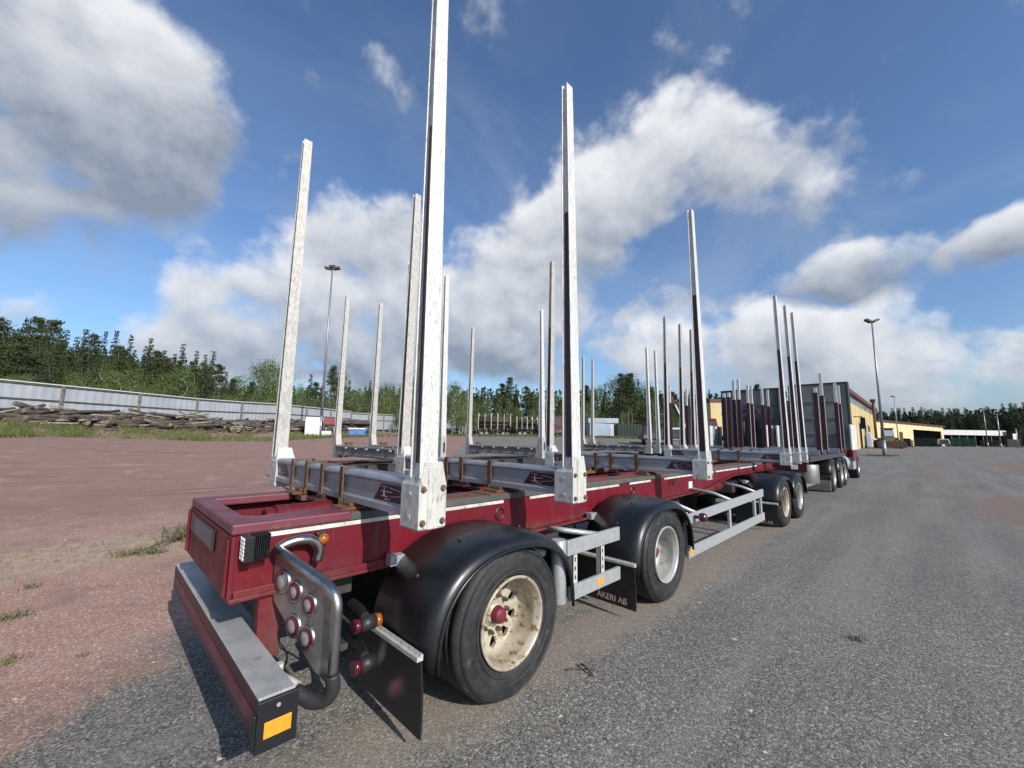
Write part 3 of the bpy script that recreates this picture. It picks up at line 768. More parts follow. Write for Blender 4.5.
# worn, smeared emblem print on the rearmost flap
def flap_art():
    m, b, bs = principled('flap_emblem')
    tc = b.n('ShaderNodeTexCoord'); v = tc.outputs['Object']; wv = b.noise(v, 4, 2, .5, out=1)
    v2 = b.vm('ADD', v, b.vm('MULTIPLY', b.vm('SUBTRACT', wv, (.5, .5, .5)), (0, .10, .08)))
    def bl(cy, cz, rot, sy, sz):
        q = b.vm('LENGTH', b.mapping(v2, (0, cy, cz), (rot, 0, 0), (1, sy, sz), 'TEXTURE')); return b.smooth(q, 1.0, .0)
    a1 = bl(-.80, .37, .6, .05, .12); a2 = bl(-.97, .24, .9, .06, .15); a3 = bl(-.72, .30, -.2, .08, .12)
    col = b.mix(b.m('MULTIPLY', a3, .5), (.010, .010, .011), (.10, .035, .03)); col = b.mix(b.m('MULTIPLY', a2, .75), col, (.26, .12, .105)); col = b.mix(b.m('MULTIPLY', a1, .85), col, (.36, .32, .31))
    b.set(bs.inputs['Base Color'], col); bs.inputs['Roughness'].default_value = .5
    MATS['flap_emblem'] = m
flap_art()
FLAP = flap_mesh(); FLAP0 = flap_mesh(mat='flap_emblem')
FSTRIP = MB().prism([(-.03, .482), (.006, .482), (.006, .512), (-.006, .516), (-.012, .503), (-.03, .503)], -1.235, -.60).mesh('flap_strip', 'bracket_alu')
FTXT = text_mesh('ÅKERI AB', .075, 'flap_lettering', 'text_white')
FTXT.transform(Matrix.Translation((-.001, -.98, .155)) @ Euler((PI/2, 0, -PI/2), 'XYZ').to_matrix().to_4x4())
for i, (x, k) in enumerate(AX):
    for s in (-1, 1):
        f_ = link('fender', FEN if i < 2 else FEN_F, T, 0, (x, 0, 0))
        if s > 0: f_.scale = (1, -1, 1)
        if i < 2: link('fender_bolt', FB, f_)
        mb = MB(); mb.tube([(x+.30, s*.60, .80), (x+.36, s*.74, .80), (x+.36, s*1.15, .80)], .022, 10); mb.box((x-.60, s*.64, .80), (x-.50, s*.70, .86)); mb.tube([(x-.55, s*.58, .84), (x-.50, s*.70, .83), (x-.44, s*.78, .82)], .02, 10)
        mb.build('fender_stay', 'galv', T)
        if i in (0, 1, 2):
            fl = link('mudflap', FLAP0 if i == 0 else FLAP, T, 0, (x-.70, 0, .0))
            if s > 0: fl.scale = (1, -1, 1)
            link('flap_strip', FSTRIP, fl)
            if i and s < 0: link('flap_lettering', FTXT, fl)
# side guards (right side as in the photo, mirrored on the left)
for s in (-1, 1):
    mb = MB(); mb.box((1.11, s*1.195, .742), (1.86, s*1.165, .852)); mb.box((1.14, s*1.195, .415), (1.86, s*1.165, .520))
    g1 = mb.build('side_guard', 'galv', T, .004)
    mb = MB(); mb.cyl((1.055, s*1.15, .42), (1.055, s*1.15, .865), .055, n=22); mb.build('guard_post', 'galv', g1, .003)
    for x in (1.215, 1.60):
        mb = MB(); mb.box((x, s*1.164, .50), (x+.055, s*1.158, .76)); mb.box((x, s*1.164, .50), (x+.006, s*1.12, .76))
        for z in (.545, .61, .675): mb.box((x+.022, s*1.1655, z), (x+.034, s*1.1645, z+.03), 1)
        mb.build('guard_upright', ['bracket_alu', 'opening_shade'], g1)
    MB().box((1.50, s*1.199, .445), (1.59, s*1.195, .495)).build('side_reflector', 'orange_reflector', g1, .002)
    MB().tube([(.95, s*.62, .80), (1.0, s*.9, .82), (1.05, s*1.13, .82)], .026, 10).build('guard_arm', 'galv', g1); MB().tube([(1.55, s*.62, .80), (1.58, s*.8, .80), (2.1, s*1.0, .70)], .024, 10).build('guard_arm', 'galv', g1)
    mb = MB()
    za, zb, ya = (.665, .77), (.715, .815), s
    def rail(zl, zr):
        mb.add([(3.34, s*1.195, zl[0]), (6.50, s*1.195, zr[0]), (6.50, s*1.165, zr[0]), (3.34, s*1.165, zl[0]),
                (3.34, s*1.195, zl[1]), (6.50, s*1.195, zr[1]), (6.50, s*1.165, zr[1]), (3.34, s*1.165, zl[1])],
               [(0, 3, 2, 1), (4, 5, 6, 7), (0, 1, 5, 4), (1, 2, 6, 5), (2, 3, 7, 6), (3, 0, 4, 7)])
    rail((.665, .775), (.695, .815)); rail((.30, .42), (.315, .435))
    g2 = mb.build('side_guard', 'galv', T, .004)
    for x in (3.36, 4.86, 6.08, 6.44):
        MB().box((x, s*1.163, .32), (x+.07, s*1.13, .79)).build('guard_upright', 'galv', g2, .003)
    MB().box((3.36, s*1.199, .335), (3.46, s*1.195, .40)).build('side_reflector', 'orange_reflector', g2, .002)
    MB().box((6.33, s*1.199, .345), (6.41, s*1.195, .40)).build('side_reflector', 'orange_reflector', g2, .002)
    for x in (3.6, 5.0, 6.3): MB().tube([(x, s*.60, .88), (x+.05, s*.9, .84), (x+.1, s*1.15, .75)], .022, 10).build('guard_arm', 'galv', g2)
    mb = MB(); mb.cyl((3.52, s*1.20, .735), (3.52, s*1.27, .735), .018, n=10); mb.ball((3.52, s*1.295, .74), .052, 1); mb.build('marker_lamp', ['rubber_flap', 'lens_red'], g2)

# underside gear
for y in (-.30, .25): MB().cyl((4.15, y, .66), (4.95, y, .66), .13, n=20).build('air_reservoir', 'dark_metal', T)
for x, k in AX:
    for s in (-1, 1):
        MB().cyl((x-.30, s*.40, TR+.06), (x-.14, s*.40, TR+.06), .085, n=16).cyl((x-.14, s*.40, TR+.06), (x-.12, s*.40, TR+.06), .06, n=16).build('brake_chamber', 'dark_metal', T)
        MB().tube(arc([(x-.30, s*.40, TR+.10), (x-.42, s*.36, .66), (x-.36, s*.30, .80), (x-.2, s*.28, .86)]), .011, 8).build('air_hose', 'hose', T)
for k, (y, z) in enumerate(((-.52, .775), (-.49, .765), (-.545, .768))):
    MB().tube(arc([(-.62, y, z), (.2, y, z-.012), (1.2, y+.01, z), (2.3, y-.01, z-.015), (3.6, y, z+.004), (5.2, y, z+.03), (6.4, y, .90)]), .009, 6).build('air_line', 'hose', T)
MB().tube(arc([(-.42, -1.0, .66), (-.36, -.82, .58), (-.42, -.70, .66), (-.5, -.6, .80)]), .008, 6).build('lamp_cable', 'hose', T)
MB().tube(arc([(-.60, -.80, .62), (-.48, -.72, .50), (-.40, -.66, .60), (-.44, -.60, .80)]), .008, 6).build('lamp_cable', 'hose', T)
MB().box((1.3, -.45, .55), (1.95, .45, .78)).build('valve_box', 'dark_metal', T, .01)
mb = MB(); mb.box((7.2, -.5, .62), (10.1, .5, .80)); mb.cyl((8.6, 0, .80), (8.6, 0, .985), .5, n=32)
mb.build('turntable', 'dark_metal', T)
mb = MB(); mb.cyl((5.6, -.40, .80), (6.7, -.40, .80), .11, n=20); mb.cyl((6.9, -.3, .82), (7.3, -.3, .82), .09, n=16); mb.build('air_tank', 'red_paint', T)
mb = MB(); mb.bar((10.1, 0, .72), (12.6, .05, .62), .12, .12); mb.build('drawbar', 'dark_red', T)

# rear bumper
mb = MB(); mb.box((-.905, -1.195, .40), (-.77, 1.165, .568)); bp = mb.build('bumper', 'dark_red', T, .006)
def tread_mesh():
    mb = MB(); mb.box((-.905, -1.195, .5705), (-.77, 1.165, .576))
    n = 17
    for i in range(n):
        x = -.901+i*(.127/(n-1)); mb.prism([(x-.0022, .576), (x+.0022, .576), (x+.001, .5815), (x-.001, .5815)], -1.19, 1.16, axis='y')
    return mb.mesh('tread_plate', 'tread_alu')
link('tread_plate', tread_mesh(), bp)
MB().box((-.909, -1.15, .445), (-.9055, 1.12, .505)).build('reflective_strip', 'plate_reflect' if 'plate_reflect' in MATS else 'faded_paint', bp)
mb = MB(); mb.box((-.912, -1.215, .385), (-.76, -1.196, .574)); mb.box((-.925, -1.212, .40), (-.912, -1.19, .53)); mb.build('end_cap', 'black_alu', bp, .004)
MB().box((-.885, -1.219, .435), (-.785, -1.2155, .495)).build('end_reflector', 'orange_reflector', bp, .003)
for y in (-1.2, 1.17):
    mb = MB(); mb.cyl((-.84, y-.022 if y < 0 else y, .548), (-.84, y-.026 if y < 0 else y+.006, .548), .008, n=10); mb.build('end_bolt', 'galv', bp)
for s in (-1, 1):
    mb = MB(); mb.add([(-.775, s*.60, .80), (-.64, s*.60, .80), (-.655, s*.60, .45), (-.765, s*.60, .45), (-.775, s*.54, .80), (-.64, s*.54, .80), (-.655, s*.54, .45), (-.765, s*.54, .45)],
                      [(0, 1, 2, 3), (7, 6, 5, 4), (0, 4, 5, 1), (1, 5, 6, 2), (2, 6, 7, 3), (3, 7, 4, 0)])
    mb.build('bumper_arm', 'red_paint', T, .004)
mb = MB(); mb.box((-.74, -.50, .60), (-.72, .50, .79)); mb.box((-.7, -.45, .62), (-.2, .45, .78)); mb.build('inner_plate', 'dark_metal', T, .003)

# lamp panel with its chrome pipe
PA, PB = np.array([-.71, -.615]), np.array([-.575, -1.12]); PD = (PB-PA)/np.linalg.norm(PB-PA); PN = np.array([PD[1], -PD[0]])
if PN[0] > 0: PN = -PN
def onp(s_, z, off=0.0): q = PA+PD*s_+PN*off; return (q[0], q[1], z)
poly = [(0.0, .985), (.10, 1.0), (.46, .895), (.52, .85), (.525, .52), (.47, .475), (.38, .50), (.02, .74), (0, .78)]
mb = MB(); n = len(poly); vs = [onp(a, z, .006) for a, z in poly]+[onp(a, z, -.006) for a, z in poly]
mb.add(vs, [tuple(range(n)), tuple(range(2*n-1, n-1, -1))]+[(i, n+i, n+(i+1) % n, (i+1) % n) for i in range(n)])
mb.add([onp(a, z, .0075) for a, z in ((.10, .955), (.44, .862), (.44, .83), (.10, .925))]+[onp(a, z, .006) for a, z in ((.10, .955), (.44, .862), (.44, .83), (.10, .925))],
       [(0, 1, 2, 3), (0, 4, 5, 1), (1, 5, 6, 2), (2, 6, 7, 3), (3, 7, 4, 0)])
lp = mb.build('lamp_panel', 'steel_panel', T, .002)
def lamp_at(px, py, r_, ring):
    # intersect the pixel ray with the panel plane to find where the lamp is mounted
    d = ray(px, py); nn = np.array([PN[0], PN[1], 0]); p0 = np.array([PA[0], PA[1], 0])
    t = float(((p0-CAM) @ nn)/(d @ nn)); q = CAM+d*t
    z = Vector((PN[0], PN[1], 0)); x = Vector((PD[0], PD[1], 0)); y = Vector((0, 0, 1))
    # lathe axis is local y: map local y -> panel normal
    m4 = Matrix(((x.x, z.x, 0, q[0]), (x.y, z.y, 0, q[1]), (0, 0, 1, q[2]), (0, 0, 0, 1)))
    mb = MB(); mb.lathe([(.004, r_+.016), (.014, r_+.014), (.018, r_+.008), (.014, r_+.003)], 32, 0, m4)
    mb.lathe([(.014, r_+.003), (.020, r_-.002), (.022, r_-.012)], 32, 1, m4)
    mb.lathe([(.022, r_-.012), (.024, r_-.020), (.027, r_*.4), (.028, 0)], 32, 2, m4)
    mb.build('tail_lamp', ['chrome', 'lens_red' if ring else 'chrome', 'lens_white'], lp)
for a in ((284.5, 581, .046, 0), (297, 591, .040, 1), (311, 604, .040, 1), (295, 625, .044, 1), (308.5, 637, .044, 1)): lamp_at(*a)
pipe = arc([(-.515, -.665, .915), (-.508, -.668, .975), (-.545, -.668, 1.03), (-.61, -.668, 1.045), (-.675, -.66, 1.035), onp(.04, 1.01, .02), onp(.12, .99, .02), onp(.30, .945, .02), onp(.44, .91, .02), onp(.505, .88, .02), onp(.535, .83, .02), onp(.535, .74, .02), onp(.535, .64, .02), onp(.532, .53, .02)])
MB().tube(pipe, .026, 16).build('chrome_pipe', 'chrome', T)
hose = arc([onp(.532, .535, .02), onp(.53, .47, .01), onp(.50, .42, .02), onp(.44, .41, .05), onp(.36, .44, .08)])
MB().tube(hose, .033, 14).build('rubber_hose', 'hose', T)
q = Vector(onp(.36, .44, .08)); q2 = Vector(onp(.27, .475, .11))
mb = MB(); mb.cyl(tuple(q), tuple(q2), .040, n=18); mb.box((q2.x-.06, q2.y-.02, q2.z-.045), (q2.x+.03, q2.y+.05, q2.z-.03)); mb.cyl(tuple(q2+Vector((0, 0, .03))), tuple(q2+Vector((0, 0, .075))), .02, n=10)
mb.build('hose_clamp', 'bracket_alu', T)
mb = MB(); mb.box((-.53, -1.02, .56), (-.47, -.66, .59)); mb.box((-.52, -.68, .56), (-.48, -.60, .85)); mb.build('panel_bracket', 'dark_metal', T, .003)
# two outline lamps on rubber arms
for (y, z) in ((-1.03, .66), (-1.05, .475)):
    mb = MB(); mb.tube(arc([(-.30, y+.36, z-.02), (-.32, y+.2, z-.01), (-.36, y+.06, z)]), .026, 10, 0); mb.cyl((-.42, y, z), (-.34, y, z), .036, n=18, mi=0)
    mb.cyl((-.455, y, z), (-.42, y, z), .034, n=18, mi=1)
    if z > .6: mb.cyl((-.34, y, z), (-.31, y-.0, z), .033, n=18, mi=2)
    mb.build('outline_lamp', ['rubber_flap', 'lens_red', 'lens_amber'], T)
# work lamp on the frame side
mb = MB(); mb.box((-.885, -.715, .985), (-.845, -.62, 1.105)); 
for i in range(9): mb.box((-.842+i*.0085, -.705, .985), (-.838+i*.0085, -.62, 1.11))
mb.box((-.842, -.64, .99), (-.77, -.60, 1.105)); wl = mb.build('work_lamp', 'black_alu', T, .002)
LEDM = MB().cyl((-.886, 0, 0), (-.8895, 0, 0), .0098, .0085, 10).mesh('led', 'led')
for i in range(6):
    for j in range(3): link('led', LEDM, wl, 0, (0, -.692+.026*j, .998+.0185*i))
mb = MB(); mb.box((-.51, -.63, .985), (-.45, -.586, 1.06)); sm = mb.build('side_marker', 'black_plastic', T, .006)
mb = MB(); mb.ball((-.475, -.640, 1.022), .032, 0, 8, (1, .8, 1)); mb.build('amber_lens', 'lens_amber', sm)

# ------------------------------------------------------------------ second timber trailer, further left
T2 = thing('log_trailer', 'grey dusty timber trailer standing beyond the maroon trailer, on the red gravel', 'trailer', (0, 4.28, 0), .011); T2.scale = (1, 1.06, 1)
mb = MB()
for s in (-1, 1): mb.box((1.2, s*.55, .82), (12.9, s*.50, 1.1)); mb.box((1.2, s*.55, 1.08), (12.9, s*.30, 1.10))
for x in (1.3, 3, 5, 7, 9, 11, 12.8): mb.box((x, -.5, .88), (x+.1, .5, 1.08))
mb.build('frame', 'dark_metal', T2, .004)
L_STAKE = STAKE_OLD
def foot_mesh():
    mb = MB()
    o = [(-1.28, 1.13), (-1.02, 1.13), (-1.02, 1.30), (-1.06, 1.33), (-1.12, 1.42), (-1.165, 1.62), (-1.28, 1.62)]
    mb.prism(o, -.06, .06, axis='x')
    return mb.mesh('stake_foot', 'stake_old')
FOOT = foot_mesh()
BEAM2 = beam_mesh('dusty_beam')
BLAMP = MB().ball((0, 0, 0), .024, 0, 6, (1, 1.4, .8)).mesh('beam_lamp', 'stake_old')
SLOT = MB().box((-.012, -1.297, 1.32), (.012, -1.293, 1.50)).mesh('bracket_slot', 'opening_shade')
for x in (2.16, 2.95, 5.76, 11.2, 11.84):
    b_ = link('bunk', BEAM2, T2, 0, (x, 0, 0))
    for s in (-1, 1):
        rot = (0, 0, 0) if s < 0 else (0, 0, PI)
        link('stake', STAKE if s < 0 else STAKE_OLD, b_, .003, rot=rot)
        link('stake_foot', FOOT, b_, .01, rot=rot)
        if s < 0: link('bracket_slot', SLOT, b_)
    MB().box((-.07, -.03, 1.14), (.07, .03, 1.45)).build('rust_clamp', 'strap_rust', b_, .003, (.15, 1.0, 0))
    for y in np.arange(-1.0, 1.0, .4): link('beam_lamp', BLAMP, b_, 0, (-.10, float(y), 1.345))
for x in (2.6, 3.9, 9.9, 11.2):
    for s in (-1, 1): wheel(T2, x, s*1.2, s, 'rim_silver', simple=True)
    f_ = link('fender', FEN_F, T2, 0, (x, 0, 0)); f_ = link('fender', FEN_F, T2, 0, (x, 0, 0)); f_.scale = (1, -1, 1)

# ------------------------------------------------------------------ the trucks in front
def timber_truck(name, label, yc, xs, head_x, cabcol, z0=0.0, hb='headboard', tank=True, hy=1.22):
    t = thing(name, label, 'truck', (0, yc, z0))
    mb = MB()
    for s in (-1, 1): mb.box((12.0, s*.48, .85), (24.2, s*.42, 1.10))
    for x in (12.0, 13.2, 14.6, 16.4, 18.2, 20, 22): mb.box((x, -.42, .9), (x+.08, .42, 1.05))
    mb.build('chassis', 'dark_metal', t)
    mb = MB(); mb.box((12.0, -1.18, 1.06), (19.4, 1.18, 1.20)); mb.build('load_frame', 'dark_metal', t, .01)
    mb = MB(); mb.box((11.95, -1.1, .80), (12.03, 1.1, 1.0)); mb.build('rear_beam', 'dark_red', t, .006)
    for x in (15.55, 17.3, 18.3):
        for s in (-1, 1): wheel(t, x, s*1.22, s, 'rim_silver', TR*1.08, 1.08, True)
        for s in (-1, 1):
            f_ = link('fender', FEN_F, t, 0, (x, 0, .10))
            if s > 0: f_.scale = (1, -1, 1)
    for s in (-1, 1): wheel(t, 22.9, s*1.22, s, 'rim_silver', TR*1.08, 1.08, True)
    if tank:
        mb = MB(); mb.cyl((12.55, -.98, .48), (12.55, -.98, .98), .30, n=24); mb.build('tank', 'steel_panel', t, .01)
        mb = MB(); mb.box((14.55, -1.25, .10), (14.6, -.1, .42)); mb.box((12.2, -.9, .30), (14.5, .9, .5)); mb.build('mudguard', 'dusty_beam', t, .01)
        mb = MB(); mb.box((11.93, -.9, .86), (11.948, -.75, .98)); mb.build('rear_marker', 'white_label', t)
    for x in xs:
        b_ = MB().box((x-.07, -1.2, 1.2), (x+.07, 1.2, 1.36)).build('bunk', 'beam_alu', t, .01)
        for s in (-1, 1):
            mb = MB(); mb.prism([(x-.06, 1.22), (x+.06, 1.22), (x+.055, 3.05), (x-.055, 3.05)], s*1.25, s*1.13); st = mb.build('stake_sleeve', 'sleeve_red', b_, .008)
            ext = .15 if abs(x-xs[0]) < .01 else .72
            mb = MB(); mb.prism([(x-.04, 3.05), (x+.04, 3.05), (x+.03, 3.05+ext), (x-.03, 3.05+ext)], s*1.235, s*1.15)
            mb.box((x-.05, s*1.256, 1.3), (x-.02, s*1.250, 3.0)); mb.build('stake_extension', 'stake_white', b_, .004)
    # headboard
    h = MB().box((head_x, -1.30, 1.32), (head_x+.10, hy, 3.98)).build('headboard', hb, t, .01)
    mb = MB()
    for z in (1.9, 2.55, 3.25): mb.box((head_x-.03, -1.2, z), (head_x-.001, hy-.07, z+.05))
    for y in (-.4, .4): mb.box((head_x-.025, y, 1.4), (head_x-.001, y+.05, 3.95))
    mb.build('headboard_rib', hb, h, .005)
    mb = MB(); mb.box((head_x-.02, -1.37, 1.32), (head_x+.45, -1.305, 4.0)); mb.box((head_x-.02, hy+.005, 1.32), (head_x+.45, hy+.07, 4.0)); mb.box((head_x-.02, -1.37, 4.001), (head_x+.45, hy+.07, 4.05)); mb.build('headboard_frame', 'dark_metal', h, .008)
    # cab
    cx = head_x+1.15
    mb = MB(); mb.prism([(cx, 1.0), (cx+2.3, .55), (cx+2.35, 1.5), (cx+2.15, 2.2), (cx+1.85, 3.05), (cx, 3.1)], -.98, 1.23); mb.box((cx+.9, -1.2, .55), (cx+2.2, -.981, 1.45)); cb = mb.build('cab', cabcol, t, .05)
    for ya in (-.982, 1.232): MB().prism([(cx+.75, 2.0), (cx+1.9, 2.0), (cx+1.72, 2.75), (cx+.75, 2.75)], ya, ya+(.007 if ya > 0 else -.007)).build('side_window', 'window_glass', cb)
    MB().add([(cx+2.16, -.9, 2.22), (cx+2.16, 1.1, 2.22), (cx+1.88, 1.05, 3.0), (cx+1.88, -.85, 3.0), (cx+2.18, -.9, 2.22), (cx+2.18, 1.1, 2.22), (cx+1.9, 1.05, 3.0), (cx+1.9, -.85, 3.0)],
             [(0, 1, 2, 3), (7, 6, 5, 4), (0, 4, 5, 1), (1, 5, 6, 2), (2, 6, 7, 3), (3, 7, 4, 0)]).build('windscreen', 'window_glass', cb)
    for s in (-1, 1):
        mb = MB(); mb.bar((cx+1.8, s*1.2, 2.75), (cx+1.95, s*1.52, 2.75), .04, .04); mb.box((cx+1.9, s*1.42, 2.2), (cx+2.0, s*1.6, 2.72)); mb.build('mirror', 'black_plastic', cb, .01)
        mb = MB(); mb.box((head_x-.95, s*1.44, 1.30), (head_x+.75, s*1.385, 2.28)); mb.build('side_locker', 'white_paint', t, .01)
        mb = MB(); mb.box((cx+.2, s*1.0, .45), (cx+1.0, s*1.22, .95)); mb.cyl((19.6, s*.85, .75), (20.9, s*.85, .75), .3, n=20); mb.build('fuel_tank', 'galv', t, .02)
    mb = MB(); mb.box((21.2, -1.24, .8), (21.9, -1.205, 1.25)); mb.build('rear_wing', 'cab_red', t, .03)
    return t
timber_truck('log_truck', 'timber truck with grey headboard and maroon stakes coupled ahead of the near trailer', .18, (13.5, 14.6, 17.7, 18.6), 19.9, 'cab_red', hy=.62)
t2 = timber_truck('log_truck', 'timber truck with grey headboard and loader crane, left of the truck ahead of the trailer', 2.75, (13.6, 14.7, 16.4, 16.9), 20.6, 'cab_red', hb='headboard_dark', tank=False, hy=1.05)
# folded crane tools hanging on the headboard of the left truck
mb = MB(); mb.cyl((20.2, .1, 1.3), (20.2, .1, 2.5), .18, n=12); mb.bar((20.1, .1, 2.5), (20.15, -.5, 3.0), .16, .16); mb.bar((20.15, -.5, 3.0), (20.1, .9, 2.9), .12, .12)
mb.bar((20.0, .9, 2.9), (20.0, .7, 1.9), .10, .10); mb.tube(arc([(20, .7, 1.95), (20, .95, 1.7), (20, .75, 1.45)]), .06, 8); mb.tube(arc([(20, .7, 1.95), (20, .45, 1.7), (20, .62, 1.45)]), .06, 8)
mb.tube(arc([(20.1, -.5, 2.9), (20, -.9, 2.3), (20.1, -.3, 1.8)]), .03, 8)
mb.box((19.9, -.9, 1.2), (20.4, .8, 1.95)); mb.box((20.1, -.45, 1.9), (20.5, .25, 2.5)); mb.build('crane', 'black_alu', t2, .01)

# ------------------------------------------------------------------ lamp masts
def mast(px, py, Z, top_py, label, heads, group='floodlight masts round the yard', rb=.13):
    p = pt(px, py, Z); p[2] = min(p[2], G(p[0], p[1])+.0) if abs(p[2]-G(p[0], p[1])) < .4 else G(p[0], p[1])
    d = ray(px, top_py); H = float((CAM+ray(px, top_py)*(Z/float(d @ _fh)))[2]-p[2])
    t = thing('floodlight_mast', label, 'light mast', tuple(p), 0, group)
    MB().cyl((0, 0, -.2), (0, 0, H*.12), rb*1.25, n=14).cyl((0, 0, H*.12), (0, 0, H), rb, rb*.5, 14).build('pole', 'mast_grey', t)
    w = Vector((_r0[0], _r0[1], 0)); f_ = Vector((_fh[0], _fh[1], 0))
    for k, (ox, oz, tilt) in enumerate(heads):
        mb = MB(); q = w*ox*1.0
        mb.bar(tuple(Vector((0, 0, H-.1))), tuple(q*.6+Vector((0, 0, H+oz*.6))), .08, .08)
        a = Vector((0, 0, H+oz))+q; ang = math.atan2(w.y, w.x)
        mb.box((-.34, -.25, -.12), (.34, .25, .12), 0, Matrix.Translation(a) @ Matrix.Rotation(ang, 4, 'Z') @ Matrix.Rotation(tilt, 4, 'Y'))
        mb.build('floodlight', 'fence_dark', t, .02)
    return t
mast(885, 457, 47, 323, 'tall grey floodlight mast with two lamp heads near the log truck at right', ((-.42, .22, .45), (.42, .25, -.45)), rb=.15)
mast(320, 437, 45, 269, 'tall pale floodlight mast beside the white and red boxes at left', ((-.5, .1, .2), (.5, .1, -.2), (0, .3, 0)), rb=.15)
mast(988, 446, 120, 409, 'thin far light mast, left of the pair in front of the low white roof', ((-.5, .1, .2), (.5, .1, -.2)), rb=.14)
mast(1001, 446, 108, 414, 'far light mast with a flat cross head, right of the pair at the right edge', ((-.8, .0, 0), (.8, .0, 0)), rb=.16)
mast(899, 446, 100, 397, 'slim light mast rising behind the wheel loader', ((-.3, .1, .1),), rb=.12)
p = pt(1018, 446, 95); z0 = G(p[0], p[1])
t = thing('sign_post', 'white sign plate on a post at the right edge of the yard', 'sign', (p[0], p[1], z0))
MB().cyl((0, 0, 0), (0, 0, 4.4), .12, n=10).build('post', 'mast_grey', t)
MB().bar((_r0[0]*-.9, _r0[1]*-.9, 2.6), (_r0[0]*.1, _r0[1]*.1, 2.6), .08, 1.3).build('plate', 'white_paint', t)

# ------------------------------------------------------------------ noise fence on the bank
def fpos(Z): 
    X = FENCE_S*Z-FENCE_K; q = CAM+_fh*Z+_r0*X; return Vector((q[0], q[1], 0))
ft = thing('noise_fence', 'long pale panelled noise fence on the grassy bank at left', 'fence', tuple(fpos(20)))
fo = fpos(20); fdir = (fpos(30)-fpos(20)).normalized(); fnrm = Vector((fdir.y, -fdir.x, 0))
if fnrm.dot(Vector((CAM[0], CAM[1], 0))-fpos(30)) < 0: fnrm = -fnrm
def corrugated(L, z0a, z0b, z1a, z1b):
    mb = MB(); n = int(L/.25); vs = []
    for i in range(n+1):
        t = i/n; off = .018 if i % 2 else 0.0
        p = fdir*(L*t)+fnrm*off
        vs += [(p.x, p.y, z0a+(z0b-z0a)*t), (p.x, p.y, z1a+(z1b-z1a)*t)]
    for i in range(n+1):
        t = i/n; p = fdir*(L*t)-fnrm*.04
        vs += [(p.x, p.y, z0a+(z0b-z0a)*t), (p.x, p.y, z1a+(z1b-z1a)*t)]
    m = 2*(n+1)
    fs = [(2*i, 2*i+2, 2*i+3, 2*i+1) for i in range(n)]+[(m+2*i+1, m+2*i+3, m+2*i+2, m+2*i) for i in range(n)]+[(2*i+1, 2*i+3, m+2*i+3, m+2*i+1) for i in range(n)]
    mb.add(vs, fs); return mb
def ftop(Z):
    return float(np.interp(Z, [0, 40, 48, 57.9], [4.62, 4.62, 4.92, 4.95])) if Z < 57.95 else float(np.interp(Z, [57.95, 112, 220], [4.62, 6.2, 8.2]))
step = 4.85; Zs = [28.4-step*6+step*i for i in range(36)]
for a, b_ in zip(Zs, Zs[1:]):
    if b_ < -2: continue
    pa, pb = fpos(a), fpos(b_); L = (pb-pa).length
    ta, tb = (ftop(a), ftop(b_)) if not (a < 57.9 < b_) else (ftop(a), ftop(a))
    for lo, hi, nm in ((-1.05, -.02, 'upper_panel'), (-2.6, -1.12, 'lower_panel')):
        corrugated(L, ta+lo, tb+lo, ta+hi, tb+hi).build('fence_panel', 'fence_white', ft, 0, tuple(pa-fo))
    q = pa-fo; L3 = fdir*L
    mb = MB(); mb.bar((q.x, q.y, ta+.02), (q.x+L3.x, q.y+L3.y, tb+.02), .16, .06); mb.build('cap_rail', 'fence_cap', ft)
    mb = MB(); 
    for dz in (-.09, -1.09): mb.bar((q.x+fnrm.x*.05, q.y+fnrm.y*.05, ta+dz), (q.x+L3.x+fnrm.x*.05, q.y+L3.y+fnrm.y*.05, tb+dz), .08, .09)
    mb.build('fence_rail', 'fence_dark', ft)
    mb = MB(); q = q+fnrm*.12; mb.bar((q.x, q.y, ta-2.8), (q.x, q.y, ta-.05), .14, .14); 
    mb.build('fence_post', 'fence_post', ft)

# ------------------------------------------------------------------ log heaps in front of the fence
def log_mesh(L, r_, n=10, seed=0, bark='bark'):
    rnd = random.Random(seed); mb = MB(); N = 5; pts = []; rs = []
    for i in range(N+1):
        t = i/N; pts.append((L*(t-.5), rnd.uniform(-.03, .03), rnd.uniform(-.03, .03))); rs.append(r_*(1-.3*t)*rnd.uniform(.94, 1.06))
    mb.tube(pts, rs, n); me = mb.mesh('log', [bark, 'cut_wood'])
    nf = len(me.polygons)
    for p in me.polygons:
        if len(p.vertices) > 4: p.material_index = 1
    return me
LOGS = [log_mesh(L, r_, seed=i, bark=bk) for i, (L, r_, bk) in enumerate(((3.2, .13, 'bark'), (4.2, .10, 'bark'), (2.2, .16, 'bark'), (3.4, .07, 'bleached_wood'), (4.8, .12, 'bark'), (1.8, .06, 'bleached_wood')))]
POSTS = [60, 135, 193, 239, 277, 308]; ORD = ['first', 'second', 'third', 'fourth', 'fifth', 'sixth']
def zone(px):
    if px < 60: return 'left of the first fence post'
    for i in range(5):
        if px < POSTS[i+1]: return 'between the %s and %s fence posts' % (ORD[i], ORD[i+1])
    for lim, s_ in ((350, 'behind the white cabinet and red box'), (405, 'behind the blue container'), (470, 'near the far end of the fence'), (515, 'behind the dark loaded far trailer'), (560, 'behind the far trailer by the red truck'),
                    (618, 'behind the pale blue shed'), (660, 'behind the green container'), (712, 'behind the loader crane'), (2000, 'behind the grey headboards')):
        if px < lim: return s_
rl = random.Random(3); fang = math.atan2(fdir.y, fdir.x); nl = 0
